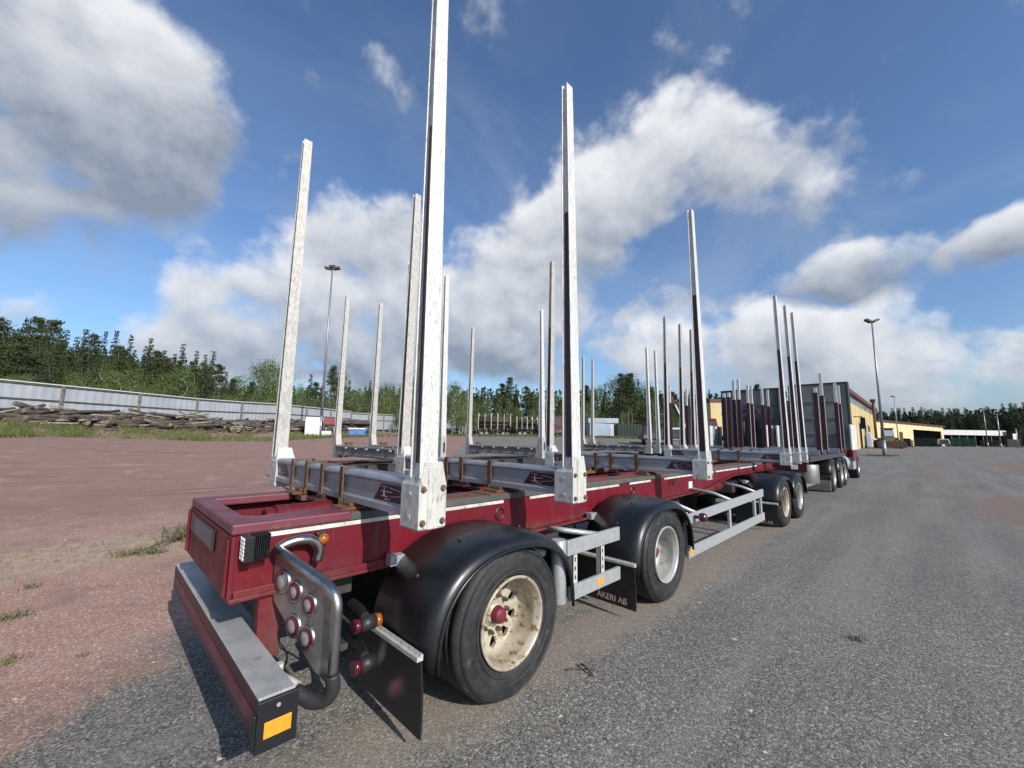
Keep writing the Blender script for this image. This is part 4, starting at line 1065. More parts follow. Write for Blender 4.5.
for i in range(290):
    Z = rl.uniform(20, 56); s = rl.uniform(1.2, 5.2)
    if Z < 24: s = rl.uniform(.8, 4.0)
    lay = rl.random()
    hump = .55+.45*math.sin(Z*.55+1.3)*math.sin(Z*.21)
    q = fpos(Z)+fnrm*s; z = G(q.x, q.y)+.12+lay*1.05*hump*math.exp(-((s-2.6)/1.9)**2)
    o = link('log', LOGS[rl.randrange(6)], None, 0, (q.x, q.y, z), (rl.uniform(-.1, .1), rl.gauss(0, .13), fang+rl.gauss(0, .42)))
    dv_ = np.array([q.x, q.y, z])-CAM; zn = zone(512+410*float(dv_ @ _r0)/float(dv_ @ _fh))
    kd = ('thick dark log', 'long dark log', 'short stout log', 'pale barkless pole', 'very long dark log', 'short pale stick')[LOGS.index(o.data)]
    tag(o, kd+' in the heap '+zn, 'log', kd+'s in the heap '+zn)

# boxes, bins by the left mast
def crate(name, label, cat, px0, px1, py0, py1, Z, mat, depth=1.2, lid=None):
    rz, cf = face((px0+px1)/2)
    a = pt(px0, py1, Z); b_ = pt(px1, py1, Z); c = pt((px0+px1)/2, py0, Z); w = cf*float(np.hypot(*(b_-a)[:2])); mid = (a+b_)/2
    zg = G(mid[0], mid[1]); h = float(c[2]-zg)
    t = thing(name, label, cat, (mid[0], mid[1], zg), rz)
    MB().box((-w/2, 0, -.1), (w/2, depth, h-.12)).build('body', mat, t, .03)
    if lid: MB().box((-w/2-.05, -.05, h-.12), (w/2+.05, depth+.05, h)).build('lid', lid, t, .02)
    else: MB().box((-w/2+.02, .02, h-.121), (w/2-.02, depth-.02, h)).build('top', mat, t, .02)
    return t
crate('white_cabinet', 'square white cabinet standing in grass left of the red box', 'cabinet', 304, 319, 417, 439, 43, 'white_paint')
crate('white_block', 'low white block on the grass beneath the red box', 'block', 321, 331, 431, 439, 43.5, 'white_paint', .8)
t = crate('red_box', 'small dark red box raised beside the light mast at left', 'box', 322.5, 336, 418, 440, 44.5, 'box_red')
for o in list(t.children):
    if o.name.startswith('body'):
        for v in o.data.vertices:
            if v.co.z < .5: v.co.z = 1.25
MB().cyl((-.4, .5, 0), (-.4, .5, 1.25), .06, n=8).cyl((.4, .5, 0), (.4, .5, 1.25), .06, n=8).build('leg', 'mast_grey', t)
crate('blue_container', 'blue plastic container with pale rim on the grass verge', 'container', 348, 365, 428, 439, 43, 'tarp_blue', 1.3, 'bag_white')
crate('blue_bin', 'small dark blue bin right of the blue plastic container', 'bin', 363, 369, 422, 431, 55, 'tarp_blue', .8, 'fence_dark')
# covered woodpile behind the blue container
p = pt(351, 430, 52); t = thing('covered_woodpile', 'dark covered woodpile behind the blue container', 'woodpile', (p[0], p[1], G(p[0], p[1])), YAW-PI/2)
mb = MB()
rk = random.Random(5)
for i in range(26): x = rk.uniform(-1.6, 1.6); z = rk.uniform(.1, 1.2); mb.cyl((x-1.0, rk.uniform(0, 1.2), z), (x+1.0, rk.uniform(0, 1.2), z+rk.uniform(-.1, .1)), .11, n=8, capmi=1)
mb.build('logs', ['bark', 'cut_wood'], t); MB().prism([(-2.2, 1.2), (2.2, 1.15), (2.0, 1.5), (.3, 1.75), (-2.0, 1.55)], -.1, 1.5).build('cover', 'fence_dark', t, .03)

# ------------------------------------------------------------------ far parked trailers and truck in the middle
def far_trailer(px0, px1, py, top_py, Z, label, nst, dark=True):
    a, b_ = pt(px0, py, Z), pt(px1, py, Z); mid = (a+b_)/2; zg = G(mid[0], mid[1]); L = float(np.hypot(*(b_-a)[:2])); H = float(pt(px0, top_py, Z)[2]-zg)
    t = thing('parked_log_trailer', label, 'trailer', (mid[0], mid[1], zg), YAW-PI/2, 'timber trailers parked across the yard')
    MB().box((-L/2, -.5, .9), (L/2, .5, 1.2)).build('frame', 'dark_metal', t)
    for i in range(nst):
        x = -L/2+.3+(L-.6)*i/(nst-1)
        for s in (-1, 1): MB().box((x-.07, s*1.2, 1.2), (x+.07, s*1.08, H*random.uniform(.94, 1))).build('stake', 'stake_old' if (i+s) % 3 else 'bleached_wood', t)
        MB().box((x-.08, -1.2, 1.201), (x+.08, 1.2, 1.35)).build('bunk', 'dusty_beam', t)
    if dark:
        mb = MB(); rk = random.Random(px0)
        for i in range(16): z = 1.45+rk.random()*(H-2.2); y = rk.uniform(-.95, .95); mb.cyl((-L/2+.2, y, z), (L/2-.2, y, z), .13, n=8, capmi=1)
        mb.build('log_load', ['bark', 'cut_wood'], t)
    for x in (-L*.36, -L*.22, L*.25, L*.37):
        for s in (-1, 1):
            mb = MB(); mb.lathe([(-.12, .0), (-.12, .47), (.12, .47), (.12, 0)], 20, 0, Matrix.Translation((x, s*1.1, .48))); mb.lathe([(-.125, .0), (-.125, .27)], 16, 1, Matrix.Translation((x, s*1.1, .48))); mb.build('wheel', ['tyre', 'rim_silver'], t)
    return t
far_trailer(477, 512, 435.5, 413, 78, 'far timber trailer with a dark load, left of the other across the yard', 6)
far_trailer(515, 549, 435.5, 416, 76, 'far timber trailer with bare stakes, beside the distant red truck', 7, True)
def far_truck(px, py, Z, w, h, label, col):
    p = pt(px, py, Z); zg = G(p[0], p[1])
    t = thing('parked_truck', label, 'truck', (p[0], p[1], zg), face(px)[0]+.12)
    MB().prism([(-w/2, .6), (w/2, .6), (w/2, h*.6), (w*.42, h), (-w*.42, h), (-w/2, h*.6)], -1.2, 1.1).build('cab', col, t, .08)
    MB().prism([(-w*.40, h*.58), (w*.40, h*.58), (w*.36, h*.9), (-w*.36, h*.9)], -1.215, -1.203).build('windscreen', 'window_glass', t)
    MB().box((-w*.45, -1.23, .75), (w*.45, -1.201, 1.35)).build('grille', 'fence_dark', t)
    for s in (-1, 1):
        MB().box((s*w*.36-.18, -1.25, .85), (s*w*.36+.18, -1.231, 1.1)).build('headlight', 'lens_white', t)
        mb = MB(); mb.lathe([(-.15, .0), (-.15, .5), (.15, .5), (.15, 0)], 20, 0, Matrix.Translation((s*w*.4, 0, .5)) @ Matrix.Rotation(PI/2, 4, 'Z')); mb.build('wheel', 'tyre', t)
    MB().box((-w*.4, 1.101, .7), (w*.4, 6.5, 1.1)).build('chassis', 'dark_metal', t)
    return t
far_truck(554, 438, 72, 2.6, 3.6, 'distant red truck with white roof sign facing the yard', 'cab_red')
p = far_truck(651, 441, 44, 1.9, 2.2, 'red truck cab parked behind the stakes, left of the loader crane', 'dark_red')
far_truck(674, 441, 47, 1.9, 2.0, 'white truck cab parked beside the red cab behind the stakes', 'white_paint')
far_truck(704, 441, 40, 2.4, 3.1, 'red machine cab standing under the yellow wall', 'cab_red')
# loader crane leaning left behind the stakes
p = pt(690, 441, 38); cz = G(p[0], p[1])
t = thing('loader_crane', 'dark red timber loader crane folded up between the stakes', 'crane', (p[0], p[1], cz), YAW-PI/2)
MB().cyl((0, 0, 0), (0, 0, 1.8), .3, n=14).build('column', 'dark_metal', t)
MB().bar((0, 0, 1.7), (-1.9, .2, 5.6), .34, .34).build('boom', 'dark_red', t, .03)
MB().bar((-1.9, .2, 5.6), (-1.75, .4, 3.1), .26, .26).build('jib', 'dark_red', t, .03)
mb = MB(); mb.bar((-.3, -.25, 1.9), (-1.3, -.15, 4.3), .12, .12); mb.cyl((-1.9, .2, 5.6), (-1.9, .2, 6.8), .05, n=8); mb.build('ram', 'stake_white', t)
mb = MB(); mb.tube(arc([(-1.75, .4, 3.1), (-2.0, .4, 2.5), (-1.8, .4, 2.0)]), .09, 8); mb.tube(arc([(-1.75, .4, 3.1), (-1.5, .4, 2.5), (-1.7, .4, 2.0)]), .09, 8); mb.build('grapple', 'dark_metal', t)

# ------------------------------------------------------------------ buildings
def wall_box(t, name, a, b_, depth, z0, z1, mat, cap=None):
    """box on the ground line a->b (xy), extending away from the camera by depth"""
    a, b_ = Vector(a), Vector(b_); d = (b_-a).normalized(); n = Vector((-d.y, d.x))
    if n.dot(Vector((CAM[0], CAM[1]))-a) > 0: n = -n
    q = [a, b_, b_+n*depth, a+n*depth]; q = [(v.x-t.location.x, v.y-t.location.y) for v in q]
    return MB().prism(q, z0-t.location.z, z1-t.location.z, axis='z').build(name, mat, t)
# shed in the middle distance
a, b_ = pt(590, 438, 82)[:2], pt(617, 438, 82)[:2]; zg = G(*a)
t = thing('blue_shed', 'small pale blue shed with grey roof before the trees', 'shed', (a[0], a[1], zg))
wall_box(t, 'wall', a, b_, 4, zg-.3, zg+2.9, 'shed_blue'); wall_box(t, 'roof', a-(_r0*.3)[:2], b_+(_r0*.3)[:2]-_fh[:2]*.3, 4.6, zg+2.95, zg+3.9, 'grey_roof')
wall_box(t, 'white_door', b_-(_r0*1.2)[:2]-_fh[:2]*.05, b_-(_r0*.1)[:2]-_fh[:2]*.05, .04, zg, zg+2.6, 'white_paint')
for i in range(9): q = a+(b_-a)*(i+.5)/9*.78; wall_box(t, 'plank', q-(_r0*.22)[:2]-_fh[:2]*.03, q+(_r0*.22)[:2]-_fh[:2]*.03, .025, zg, zg+2.7, 'shed_blue')
a, b_ = pt(618, 440, 76)[:2], pt(642, 440, 76)[:2]; zg = G(*a)
t = thing('green_container', 'dark green steel container beside the pale blue shed', 'container', (a[0], a[1], zg))
wall_box(t, 'body', a, b_, 3, zg-.3, zg+2.6, 'dark_green')
for i in range(8): q = a+(b_-a)*(i+.5)/8; wall_box(t, 'rib', q-(_r0*.1)[:2]-_fh[:2]*.06, q+(_r0*.1)[:2]-_fh[:2]*.06, .055, zg, zg+2.5, 'dark_green')
# yellow block behind the crane
a, b_ = pt(712, 440, 70)[:2], pt(727, 440, 70)[:2]; zg = G(*a)
t = thing('yellow_annex', 'plain yellow building end seen between the stakes', 'building', (a[0], a[1], zg))
wall_box(t, 'wall', a, b_, 8, zg-.3, float(pt(712, 402, 70)[2]), 'yellow_wall'); wall_box(t, 'roof', a-(_r0*.2)[:2]-_fh[:2]*.2, b_+(_r0*.2)[:2]-_fh[:2]*.2, 8.4, float(pt(712, 402, 70)[2])+.01, float(pt(712, 399, 70)[2]), 'roof_red')
# tall yellow hall running away to the right of the truck
zg = .4; Zc = 105.0; c1 = pt(878, 446, Zc)[:2]
Yw = c1[1]; xw0, xw1 = 81.0, float(c1[0]); Hh = float(pt(877, 409.5, Zc)[2])
t = thing('yellow_hall', 'tall yellow hall with dark red eaves right behind the log truck', 'building', (xw1, Yw, zg))
ox = xw1
MB().box((xw0-ox, 0, -.6), (0, 6, Hh-zg-1.9)).build('wall', 'yellow_wall', t)
rf = MB().box((xw0-ox-.3, -.5, Hh-zg-.55), (.4, 6.4, Hh-zg+.1)).build('roof', 'roof_red', t)
MB().box((xw0-ox, .15, Hh-zg-1.899), (-.1, 5.8, Hh-zg-.551)).build('eaves_band', 'pale_yellow', t)
for i in range(14):
    x = xw0-ox+1.2+i*4.1
    if x+2.6 > 0: break
    f_ = MB().box((x, -.04, Hh-zg-1.75), (x+2.6, .148, Hh-zg-.65)).build('window', 'grey_roof', t); MB().box((x+.15, -.06, Hh-zg-1.65), (x+2.45, -.041, Hh-zg-.75)).build('pane', 'window_glass', f_)
for x in (-42, -32, -24):
    d = MB().box((x, -.06, -.5), (x+3.6, .0-.001, 4.6)).build('doorway_shade', 'opening_shade', t); MB().box((x-.25, -.1, -.5), (x-.001, -.002, 4.9)).build('door_frame', 'mast_grey', d)  # flat black sheets on the wall, painted as shaded doorways
for x in range(-50, 0, 4): 
    if x > xw0-ox: MB().box((x, -.035, -.5), (x+.14, -.002, Hh-zg-1.92)).build('wall_batten', 'yellow_wall', t)
mb = MB(); mb.cyl((-17, -.8, 2.0), (-17, -.8, Hh-zg+.6), .26, n=14); mb.box((-17.4, -1.2, Hh-zg+.6), (-16.6, -.3, Hh-zg+1.3)); mb.build('duct', 'rust', t)
# long pale-yellow shed with open bays
A, B = np.array(pt(878, 446, 112)[:2]), np.array(pt(945, 446, 150)[:2]); zg = .5; zt = float(pt(879, 419.5, 112)[2])
t = thing('yellow_shed', 'long low yellow shed with dark open bays at the far side', 'building', (A[0], A[1], zg))
dv = (B-A)/np.linalg.norm(B-A); nv = np.array([dv[1], -dv[0]])
if nv @ (CAM[:2]-A) < 0: nv = -nv
def on_wall(px):
    # where the sight line at px crosses the wall line
    d = ray(px, 440)[:2]; m_ = np.array([[d[0], -dv[0]], [d[1], -dv[1]]]); s_ = np.linalg.solve(m_, A-CAM[:2]); return A+dv*s_[1]
wall_box(t, 'roof', A+nv*.6-dv*.5, B+nv*.6+dv*.5, 19.4, zt-.349, zt, 'roof_red')
p1, p2, p3, p4 = on_wall(902), on_wall(911), on_wall(914), on_wall(942)
for a_, b2, z0_, z1_ in ((A, p1, zg-.6, zt-.35), (p1, p2, zg+2.3, zt-.35), (p2, p3, zg-.6, zt-.35), (p3, p4, zg+5.2, zt-.35), (p4, B, zg-.6, zt-.35)):
    wall_box(t, 'wall', a_, b2, .3, z0_, z1_, 'pale_yellow')
wall_box(t, 'back_wall', A-nv*17.7, B-nv*17.7, .3, zg-.6, zt-.35, 'fence_dark')
for q in (A+dv*.01, p2, B-dv*.31): wall_box(t, 'cross_wall', q-nv*.31, q+dv*.3-nv*.31, 17.3, zg-.6, zt-.36, 'fence_dark')
for k in range(12):
    a_ = on_wall(880+k*5.5)+nv*.05; wall_box(t, 'wall_batten', a_, a_+dv*.15, .045, zg+5.3, zt-.4, 'pale_yellow')
# low white-roofed shed
A2, B2 = np.array(pt(944, 446, 165)[:2]), np.array(pt(1008, 446, 165)[:2]); zg = .7
t = thing('white_roof_shed', 'low open shed with a long white roof before the forest', 'shed', (A2[0], A2[1], zg))
zr0, zr1 = float(pt(960, 435, 165)[2]), float(pt(960, 430, 165)[2])
wall_box(t, 'back_wall', A2+_fh[:2]*6, B2+_fh[:2]*6, .3, zg-.5, zr0+.5, 'opening_shade'); wall_box(t, 'roof', A2, B2, 9, zr0, zr1, 'white_paint')  # back wall coloured near-black for the shade under the roof
for k in range(8): q = A2+(B2-A2)*(k+.2)/8; wall_box(t, 'post', q+_fh[:2]*.5, q+(_r0*.3)[:2]+_fh[:2]*.5, .3, zg-.5, zr0-.01, 'fence_dark')
# things stacked in front of the far sheds
def lumber(px0, px1, py1, py0, Z, mat, label, cat='stack', seed=0, group=None, name='timber_stack'):
    a, b_ = pt(px0, py1, Z), pt(px1, py1, Z); mid = (a+b_)/2; zg = G(mid[0], mid[1]); rz, cf = face((px0+px1)/2); L = cf*float(np.hypot(*(b_-a)[:2])); H = float(pt(px0, py0, Z)[2]-zg)
    t = thing(name, label, cat, (mid[0], mid[1], zg), rz, group); rk = random.Random(seed); n = max(3, int(H/.35))
    for k in range(n):
        mb = MB(); x = -L/2
        while x < L/2-.3:
            w = rk.uniform(.8, 2.6); w = min(w, L/2-x); mb.box((x, rk.uniform(0, .4), k*H/n), (x+w*.96, 2.4, (k+.86)*H/n*rk.uniform(.97, 1.0))); x += w
        mb.build('layer', mat, t, .01)
    return t
lumber(905, 914, 446, 440, 106, 'bucket', 'dark timber stack just right of the wheel loader', seed=1)
lumber(914, 938, 446, 438, 116, 'dark_green', 'long mossy timber stack before the open bay', seed=2)
lumber(951, 977, 446, 437, 125, 'green_tarp', 'green tarpaulin covered stack near the low white roof', seed=3)
lumber(1004, 1024, 447, 431, 118, 'dark_red', 'dark red-brown stack of timber at the far right edge', seed=4)
lumber(1008, 1022, 447, 439, 114, 'bleached_wood', 'weathered grey plank stack at the right edge before the red stack', seed=6)
lumber(980, 1000, 446, 440, 128, 'dark_metal', 'black scrap pile beneath the pair of far masts', seed=5, name='scrap_pile')
far = far_truck(944, 446, 118, 2.3, 2.2, 'small white van parked at the end of the yellow shed', 'white_paint')
# bags on pallets
rk = random.Random(11)
for i, (px, py, s_, mt, lab) in enumerate(((858, 448.5, 1.5, 'bag_white', 'white bulk bag, leftmost of the bags by the yellow hall'), (863, 448.5, 1.5, 'tarp_blue', 'blue bulk bag beside the white bags by the yellow hall'),
                                     (868, 448.2, 1.7, 'bag_white', 'white bulk bag between the blue bag and the loader'), (872, 447.8, 1.4, 'bag_white', 'small white bulk bag nearest the loader bucket'))):
    p = pt(px, py, 84); zg = G(p[0], p[1]); t = thing('bulk_bag', lab, 'bag', (p[0], p[1], zg), face(px)[0]+rk.uniform(-.2, .2), 'bulk bags by the yellow hall')
    hgt = (2.9, 1.3, 3.3, 2.2)[i]
    MB().box((-s_*.42, -.5, .0), (s_*.42, .5, .14)).build('pallet', 'bleached_wood', t)
    mb = MB(); mb.prism([(-s_*.36, .14), (s_*.36, .14), (s_*.42, hgt*.4), (s_*.36, hgt*.9), (s_*.1, hgt), (-s_*.15, hgt*.97), (-s_*.38, hgt*.88), (-s_*.43, hgt*.4)], -.55, .55); mb.build('bag', mt, t, .12)
# wheel loader
p = pt(890, 449.5, 78); zg = G(p[0], p[1])
t = thing('wheel_loader', 'dull yellow wheel loader with dark bucket lowered behind the light mast', 'loader', (p[0], p[1], zg), face(890)[0]+.25)
MB().prism([(-2.2, .15), (1.7, .15), (1.8, .8), (1.6, 1.35), (-2.1, 1.35), (-2.3, .8)], -2.6, -1.6).build('bucket', 'bucket', t, .05)
MB().box((-1.0, -1.0, .9), (1.2, 3.2, 2.0)).build('body', 'loader_yellow', t, .12)
cb = MB().prism([(-.75, 2.01), (.9, 2.01), (.8, 3.7), (-.65, 3.7)], .3, 1.9).build('cab', 'fence_dark', t, .08)
MB().box((-.62, .27, 2.3), (.75, .29, 3.4)).build('windscreen', 'shed_blue', cb); MB().box((-.8, .1, 3.701), (.95, 2.1, 3.85)).build('roof', 'loader_yellow', cb, .05)
for x in (-.95, 1.15): MB().bar((x*.7, -1.8, 1.1), (x*.7, .2, 2.0), .25, .35).build('lift_arm', 'loader_yellow', t)
for x in (-1.3, 1.5):
    for y in (-.4, 2.5):
        w = MB().lathe([(-.3, .0), (-.3, .72), (-.2, .8), (.2, .8), (.3, .72), (.3, 0)], 24, 0, Matrix.Translation((x, y, .8)) @ Matrix.Rotation(PI/2, 4, 'Z')).build('wheel', 'tyre', t)
MB().box((1.3, -1.3, 1.0), (1.7, -.9, 3.1)).build('exhaust_stack', 'loader_yellow', t)

# ------------------------------------------------------------------ vegetation
def quads_mesh(name, cen, nrm_, size, mats, trunk, asp=.6):
    """many small leaf cards (cen Nx3) plus a trunk mesh"""
    n = len(cen); rs = np.random.RandomState(n)
    a = np.cross(nrm_, rs.normal(size=(n, 3))); a /= np.linalg.norm(a, axis=1)[:, None]+1e-9
    b_ = np.cross(nrm_, a); b_ /= np.linalg.norm(b_, axis=1)[:, None]+1e-9
    s = size[:, None]; v = np.stack([cen-a*s, cen-b_*s*asp, cen+a*s, cen+b_*s*asp], 1).reshape(-1, 3)
    me = bpy.data.meshes.new(name); me.vertices.add(4*n); me.vertices.foreach_set('co', v.ravel())
    me.loops.add(4*n); me.loops.foreach_set('vertex_index', np.arange(4*n)); me.polygons.add(n)
    me.polygons.foreach_set('loop_start', np.arange(n)*4); me.polygons.foreach_set('loop_total', np.full(n, 4)); me.materials.append(MATS[mats]); me.update(calc_edges=True)
    return me
def tree_proto(kind, seed, hi=4200):
    rs = np.random.RandomState(seed); cen = []; siz = []; H = 1.0
    mb = MB(); bend = [(rs.uniform(-.012, .012)*i, rs.uniform(-.012, .012)*i, i/8) for i in range(9)]
    if kind == 'pine':
        H = 16; mb.tube([(x*H, y*H, z*H*.97) for x, y, z in bend], [.24*(1-.85*i/8) for i in range(9)], 7)
        nc = 64
        for c in range(nc):
            t = rs.beta(1.3, 1.1); z = H*(.42+.58*t); rad = 2.0*(1-.86*t**1.3)*rs.uniform(.3, 1.1); a = rs.uniform(0, 2*PI)
            x, y = rad*math.cos(a), rad*math.sin(a); k = int(hi/nc); sg = np.array([.58, .58, .26])*(1.12-.62*t)
            cen.append(rs.normal(size=(k, 3))*sg+[x, y, z]); siz.append(rs.uniform(.07, .19, k))
            if c % 4 == 0: mb.tube([(0, 0, z-.7), (x*.5, y*.5, z-.35), (x, y, z-.1)], [.07, .05, .02], 5)
    elif kind == 'spruce':
        H = 15; mb.tube([(x*H*.3, y*H*.3, z*H) for x, y, z in bend], [.22*(1-.95*i/8) for i in range(9)], 7)
        z = 1.0; k_ = 0
        lay = 26
        for l in range(lay):
            t = l/(lay-1); z = H*(.10+.89*t); rad = 2.0*(1-t)**.85+.10
            nb = max(3, int(8*(1-t)+3))
            for q in range(nb):
                a = rs.uniform(0, 2*PI); ln = rad*rs.uniform(.65, 1.1); k = max(4, int(hi/(lay*6.5)*(.4+ln/2.5)))
                tt = rs.uniform(.15, 1, k)[:, None]
                p = np.hstack([tt*ln*math.cos(a), tt*ln*math.sin(a), z-tt*ln*.38+.0*tt]); p += rs.normal(size=(k, 3))*[.14, .14, .13]
                cen.append(p); siz.append(rs.uniform(.08, .19, k))
    elif kind == 'birch':
        H = 13; mb.tube([(x*H*1.4, y*H*1.4, z*H*.93) for x, y, z in bend], [.17*(1-.9*i/8) for i in range(9)], 7)
        nc = 70
        for c in range(nc):
            t = rs.beta(1.4, 1.3); z = H*(.22+.76*t); rad = 2.3*math.sin(PI*min(.98, .12+.8*t))**.8*rs.uniform(.3, 1.0); a = rs.uniform(0, 2*PI)
            x, y = rad*math.cos(a), rad*math.sin(a); k = int(hi/nc)
            cen.append(rs.normal(size=(k, 3))*[.55, .55, .62]+[x, y, z]); siz.append(rs.uniform(.06, .15, k))
            if c % 4 == 0: mb.tube([(0, 0, z-1.2), (x*.6, y*.6, z-.4), (x, y, z)], [.06, .04, .015], 5)
    else:
        H = 4.5; nc = 30
        for q in range(4): a = q*1.6; mb.tube([(0, 0, 0), (.4*math.cos(a), .4*math.sin(a), 1.6), (.9*math.cos(a), .9*math.sin(a), 3.2)], [.07, .05, .02], 5)
        for c in range(nc):
            t = rs.uniform(0, 1); z = H*(.08+.86*t); rad = 2.0*math.sqrt(max(0, 1-(t-.25)**2*1.5))*rs.uniform(.2, 1); a = rs.uniform(0, 2*PI); k = int(hi/nc)
            cen.append(rs.normal(size=(k, 3))*[.45, .45, .4]+[rad*math.cos(a), rad*math.sin(a), z]); siz.append(rs.uniform(.09, .2, k))
    cen = np.vstack(cen); siz = np.hstack(siz)
    nr = rs.normal(size=cen.shape)+np.array([0, 0, .5]); nr /= np.linalg.norm(nr, axis=1)[:, None]
    cm = quads_mesh('crown', cen, nr, siz, {'pine': 'pine_leaf', 'spruce': 'spruce_leaf', 'birch': 'birch_leaf', 'bush': 'bush_leaf'}[kind], None)
    tm = mb.mesh('trunk', {'pine': 'pine_bark', 'spruce': 'pine_bark', 'birch': 'birch_bark', 'bush': 'bark'}[kind])
    return cm, tm
PROT = {k: [tree_proto(k, 40+7*i+len(k)) for i in range(n)] for k, n in (('pine', 4), ('spruce', 3), ('birch', 3), ('bush', 2))}
HT = {'pine': 16, 'spruce': 15, 'birch': 13, 'bush': 4.5}
rt = random.Random(21)
NAMES = {'pine': 'pine_tree', 'spruce': 'spruce_tree', 'birch': 'birch_tree', 'bush': 'bush'}
def tree(kind, px, Z, height, label, group, sink=0.2, z=None):
    p = pt(px, 430, Z); zg = G(p[0], p[1]) if z is None else z
    cm, tm = rt.choice(PROT[kind]); s = height/HT[kind]; w = s*rt.uniform(.85, 1.15)*(1.35 if Z > 200 else 1)
    t = thing(NAMES[kind], label, 'tree' if kind != 'bush' else 'bush', (p[0], p[1], zg-sink), rt.uniform(0, 6.28), group)
    t.scale = (w, w, s)
    link('trunk', tm, t); link('crown', cm, t)
    return t
def htop(px, py, Z): return float(pt(px, py, Z)[2])
# left stand: skyline measured in the photograph
SKY_X = [-60, 0, 40, 80, 120, 150, 180, 205, 240, 262, 300, 330, 360, 400, 450, 480, 512, 540, 560, 600, 625, 650, 690, 720, 745, 770, 800]
SKY_Y = [308, 323, 327, 334, 341, 346, 352, 352, 372, 360, 372, 368, 376, 378, 380, 382, 378, 386, 388, 384, 374, 384, 392, 388, 382, 388, 396]
for px in np.arange(-50, 205, 8.0):               # back row of pines
    Z = rt.uniform(58, 72); y = np.interp(px, SKY_X, SKY_Y)+rt.uniform(-9, 9); tp = htop(px, y, Z); zg = G(*pt(px, 430, Z)[:2])
    tree('pine' if rt.random() < .35 else 'spruce', px+rt.uniform(-3, 3), Z, tp-zg, 'tall dark conifer of the back row, '+zone(px), 'back row conifers '+zone(px))
for px in np.arange(-48, 195, 9.0):
    Z = rt.uniform(48, 57); y = np.interp(px, SKY_X, SKY_Y)+rt.uniform(8, 30); tp = htop(px, y, Z); zg = G(*pt(px, 430, Z)[:2])
    tree('pine' if rt.random() < .5 else 'spruce', px+rt.uniform(-3, 3), Z, tp-zg, 'dark conifer of the front row, '+zone(px), 'front row conifers '+zone(px))
for px in np.concatenate([np.arange(-30, 60, 16.0), np.arange(60, 190, 9.5)]):               # bright young growth just behind the fence
    Z = np.interp(px, [-30, 190], [34, 46])+rt.uniform(0, 5); y = rt.uniform(360, 388); tp = htop(px, y, Z); zg = G(*pt(px, 430, Z)[:2])
    tree('birch', px+rt.uniform(-4, 4), Z, max(3.5, tp-zg), 'bright young birch just behind the fence, '+zone(px), 'young birches '+zone(px))
for px in np.arange(195, 480, 8.5):                # mixed belt in the middle
    Z = rt.uniform(80, 110); y = np.interp(px, SKY_X, SKY_Y)+rt.uniform(-4, 14); tp = htop(px, y, Z); zg = G(*pt(px, 430, Z)[:2])
    k = rt.choice(['pine', 'spruce', 'birch', 'birch']) if px < 300 else rt.choice(['pine', 'birch', 'spruce'])
    tree(k, px+rt.uniform(-3, 3), Z, tp-zg, {'pine': 'dark pine ', 'spruce': 'pointed spruce ', 'birch': 'light green birch '}[k]+zone(px), 'belt '+k+' trees '+zone(px))
for px in np.arange(190, 480, 10.0):
    Z = rt.uniform(68, 78); y = rt.uniform(388, 402); tp = htop(px, y, Z); zg = G(*pt(px, 430, Z)[:2])
    tree('birch', px+rt.uniform(-4, 4), Z, max(4, tp-zg), 'low light green sapling '+zone(px), 'saplings '+zone(px))
for px in np.arange(480, 800, 7.5):                # belt behind the parked trailers
    Z = rt.uniform(105, 130); y = np.interp(px, SKY_X, SKY_Y)+rt.uniform(-4, 12); tp = htop(px, y, Z); zg = G(*pt(px, 430, Z)[:2])
    k = rt.choice(['pine', 'spruce', 'birch', 'pine'])
    tree(k, px+rt.uniform(-2, 2), Z, tp-zg, {'pine': 'dark pine in the distant tree belt, ', 'spruce': 'pointed spruce in the distant tree belt, ', 'birch': 'light birch in the distant tree belt, '}[k]+zone(px), 'distant '+k+' trees '+zone(px))
for px in np.arange(478, 690, 9.0):
    Z = rt.uniform(92, 102); y = rt.uniform(396, 412); tp = htop(px, y, Z); zg = G(*pt(px, 430, Z)[:2])
    tree('birch', px+rt.uniform(-3, 3), Z, max(4, tp-zg), 'shorter leafy tree '+zone(px), 'leafy trees '+zone(px))
for px in (622, 632, 628):                          # the taller pair of pines
    Z = 96; tree('pine', px, Z, htop(px, 373, Z)-G(*pt(px, 430, Z)[:2]), 'tall broad pine rising above the blue shed', 'tall pines above the blue shed')
for px in np.arange(856, 1075, 2.6):               # far dark forest on the right
    Z = rt.uniform(205, 245); y = np.interp(px, [850, 900, 960, 1024, 1080], [412, 409, 410, 404, 400])+rt.uniform(-3, 6); tp = htop(px, y, Z); zg = G(*pt(px, 430, Z)[:2])
    tree('spruce', px+rt.uniform(-2, 2), Z, tp-zg, 'dark spruce in the far forest '+('above the yellow shed' if px < 945 else 'above the white-roofed shed' if px < 1005 else 'at the right edge'), 'far spruces '+('above the yellow shed' if px < 945 else 'above the white-roofed shed' if px < 1005 else 'at the right edge'))
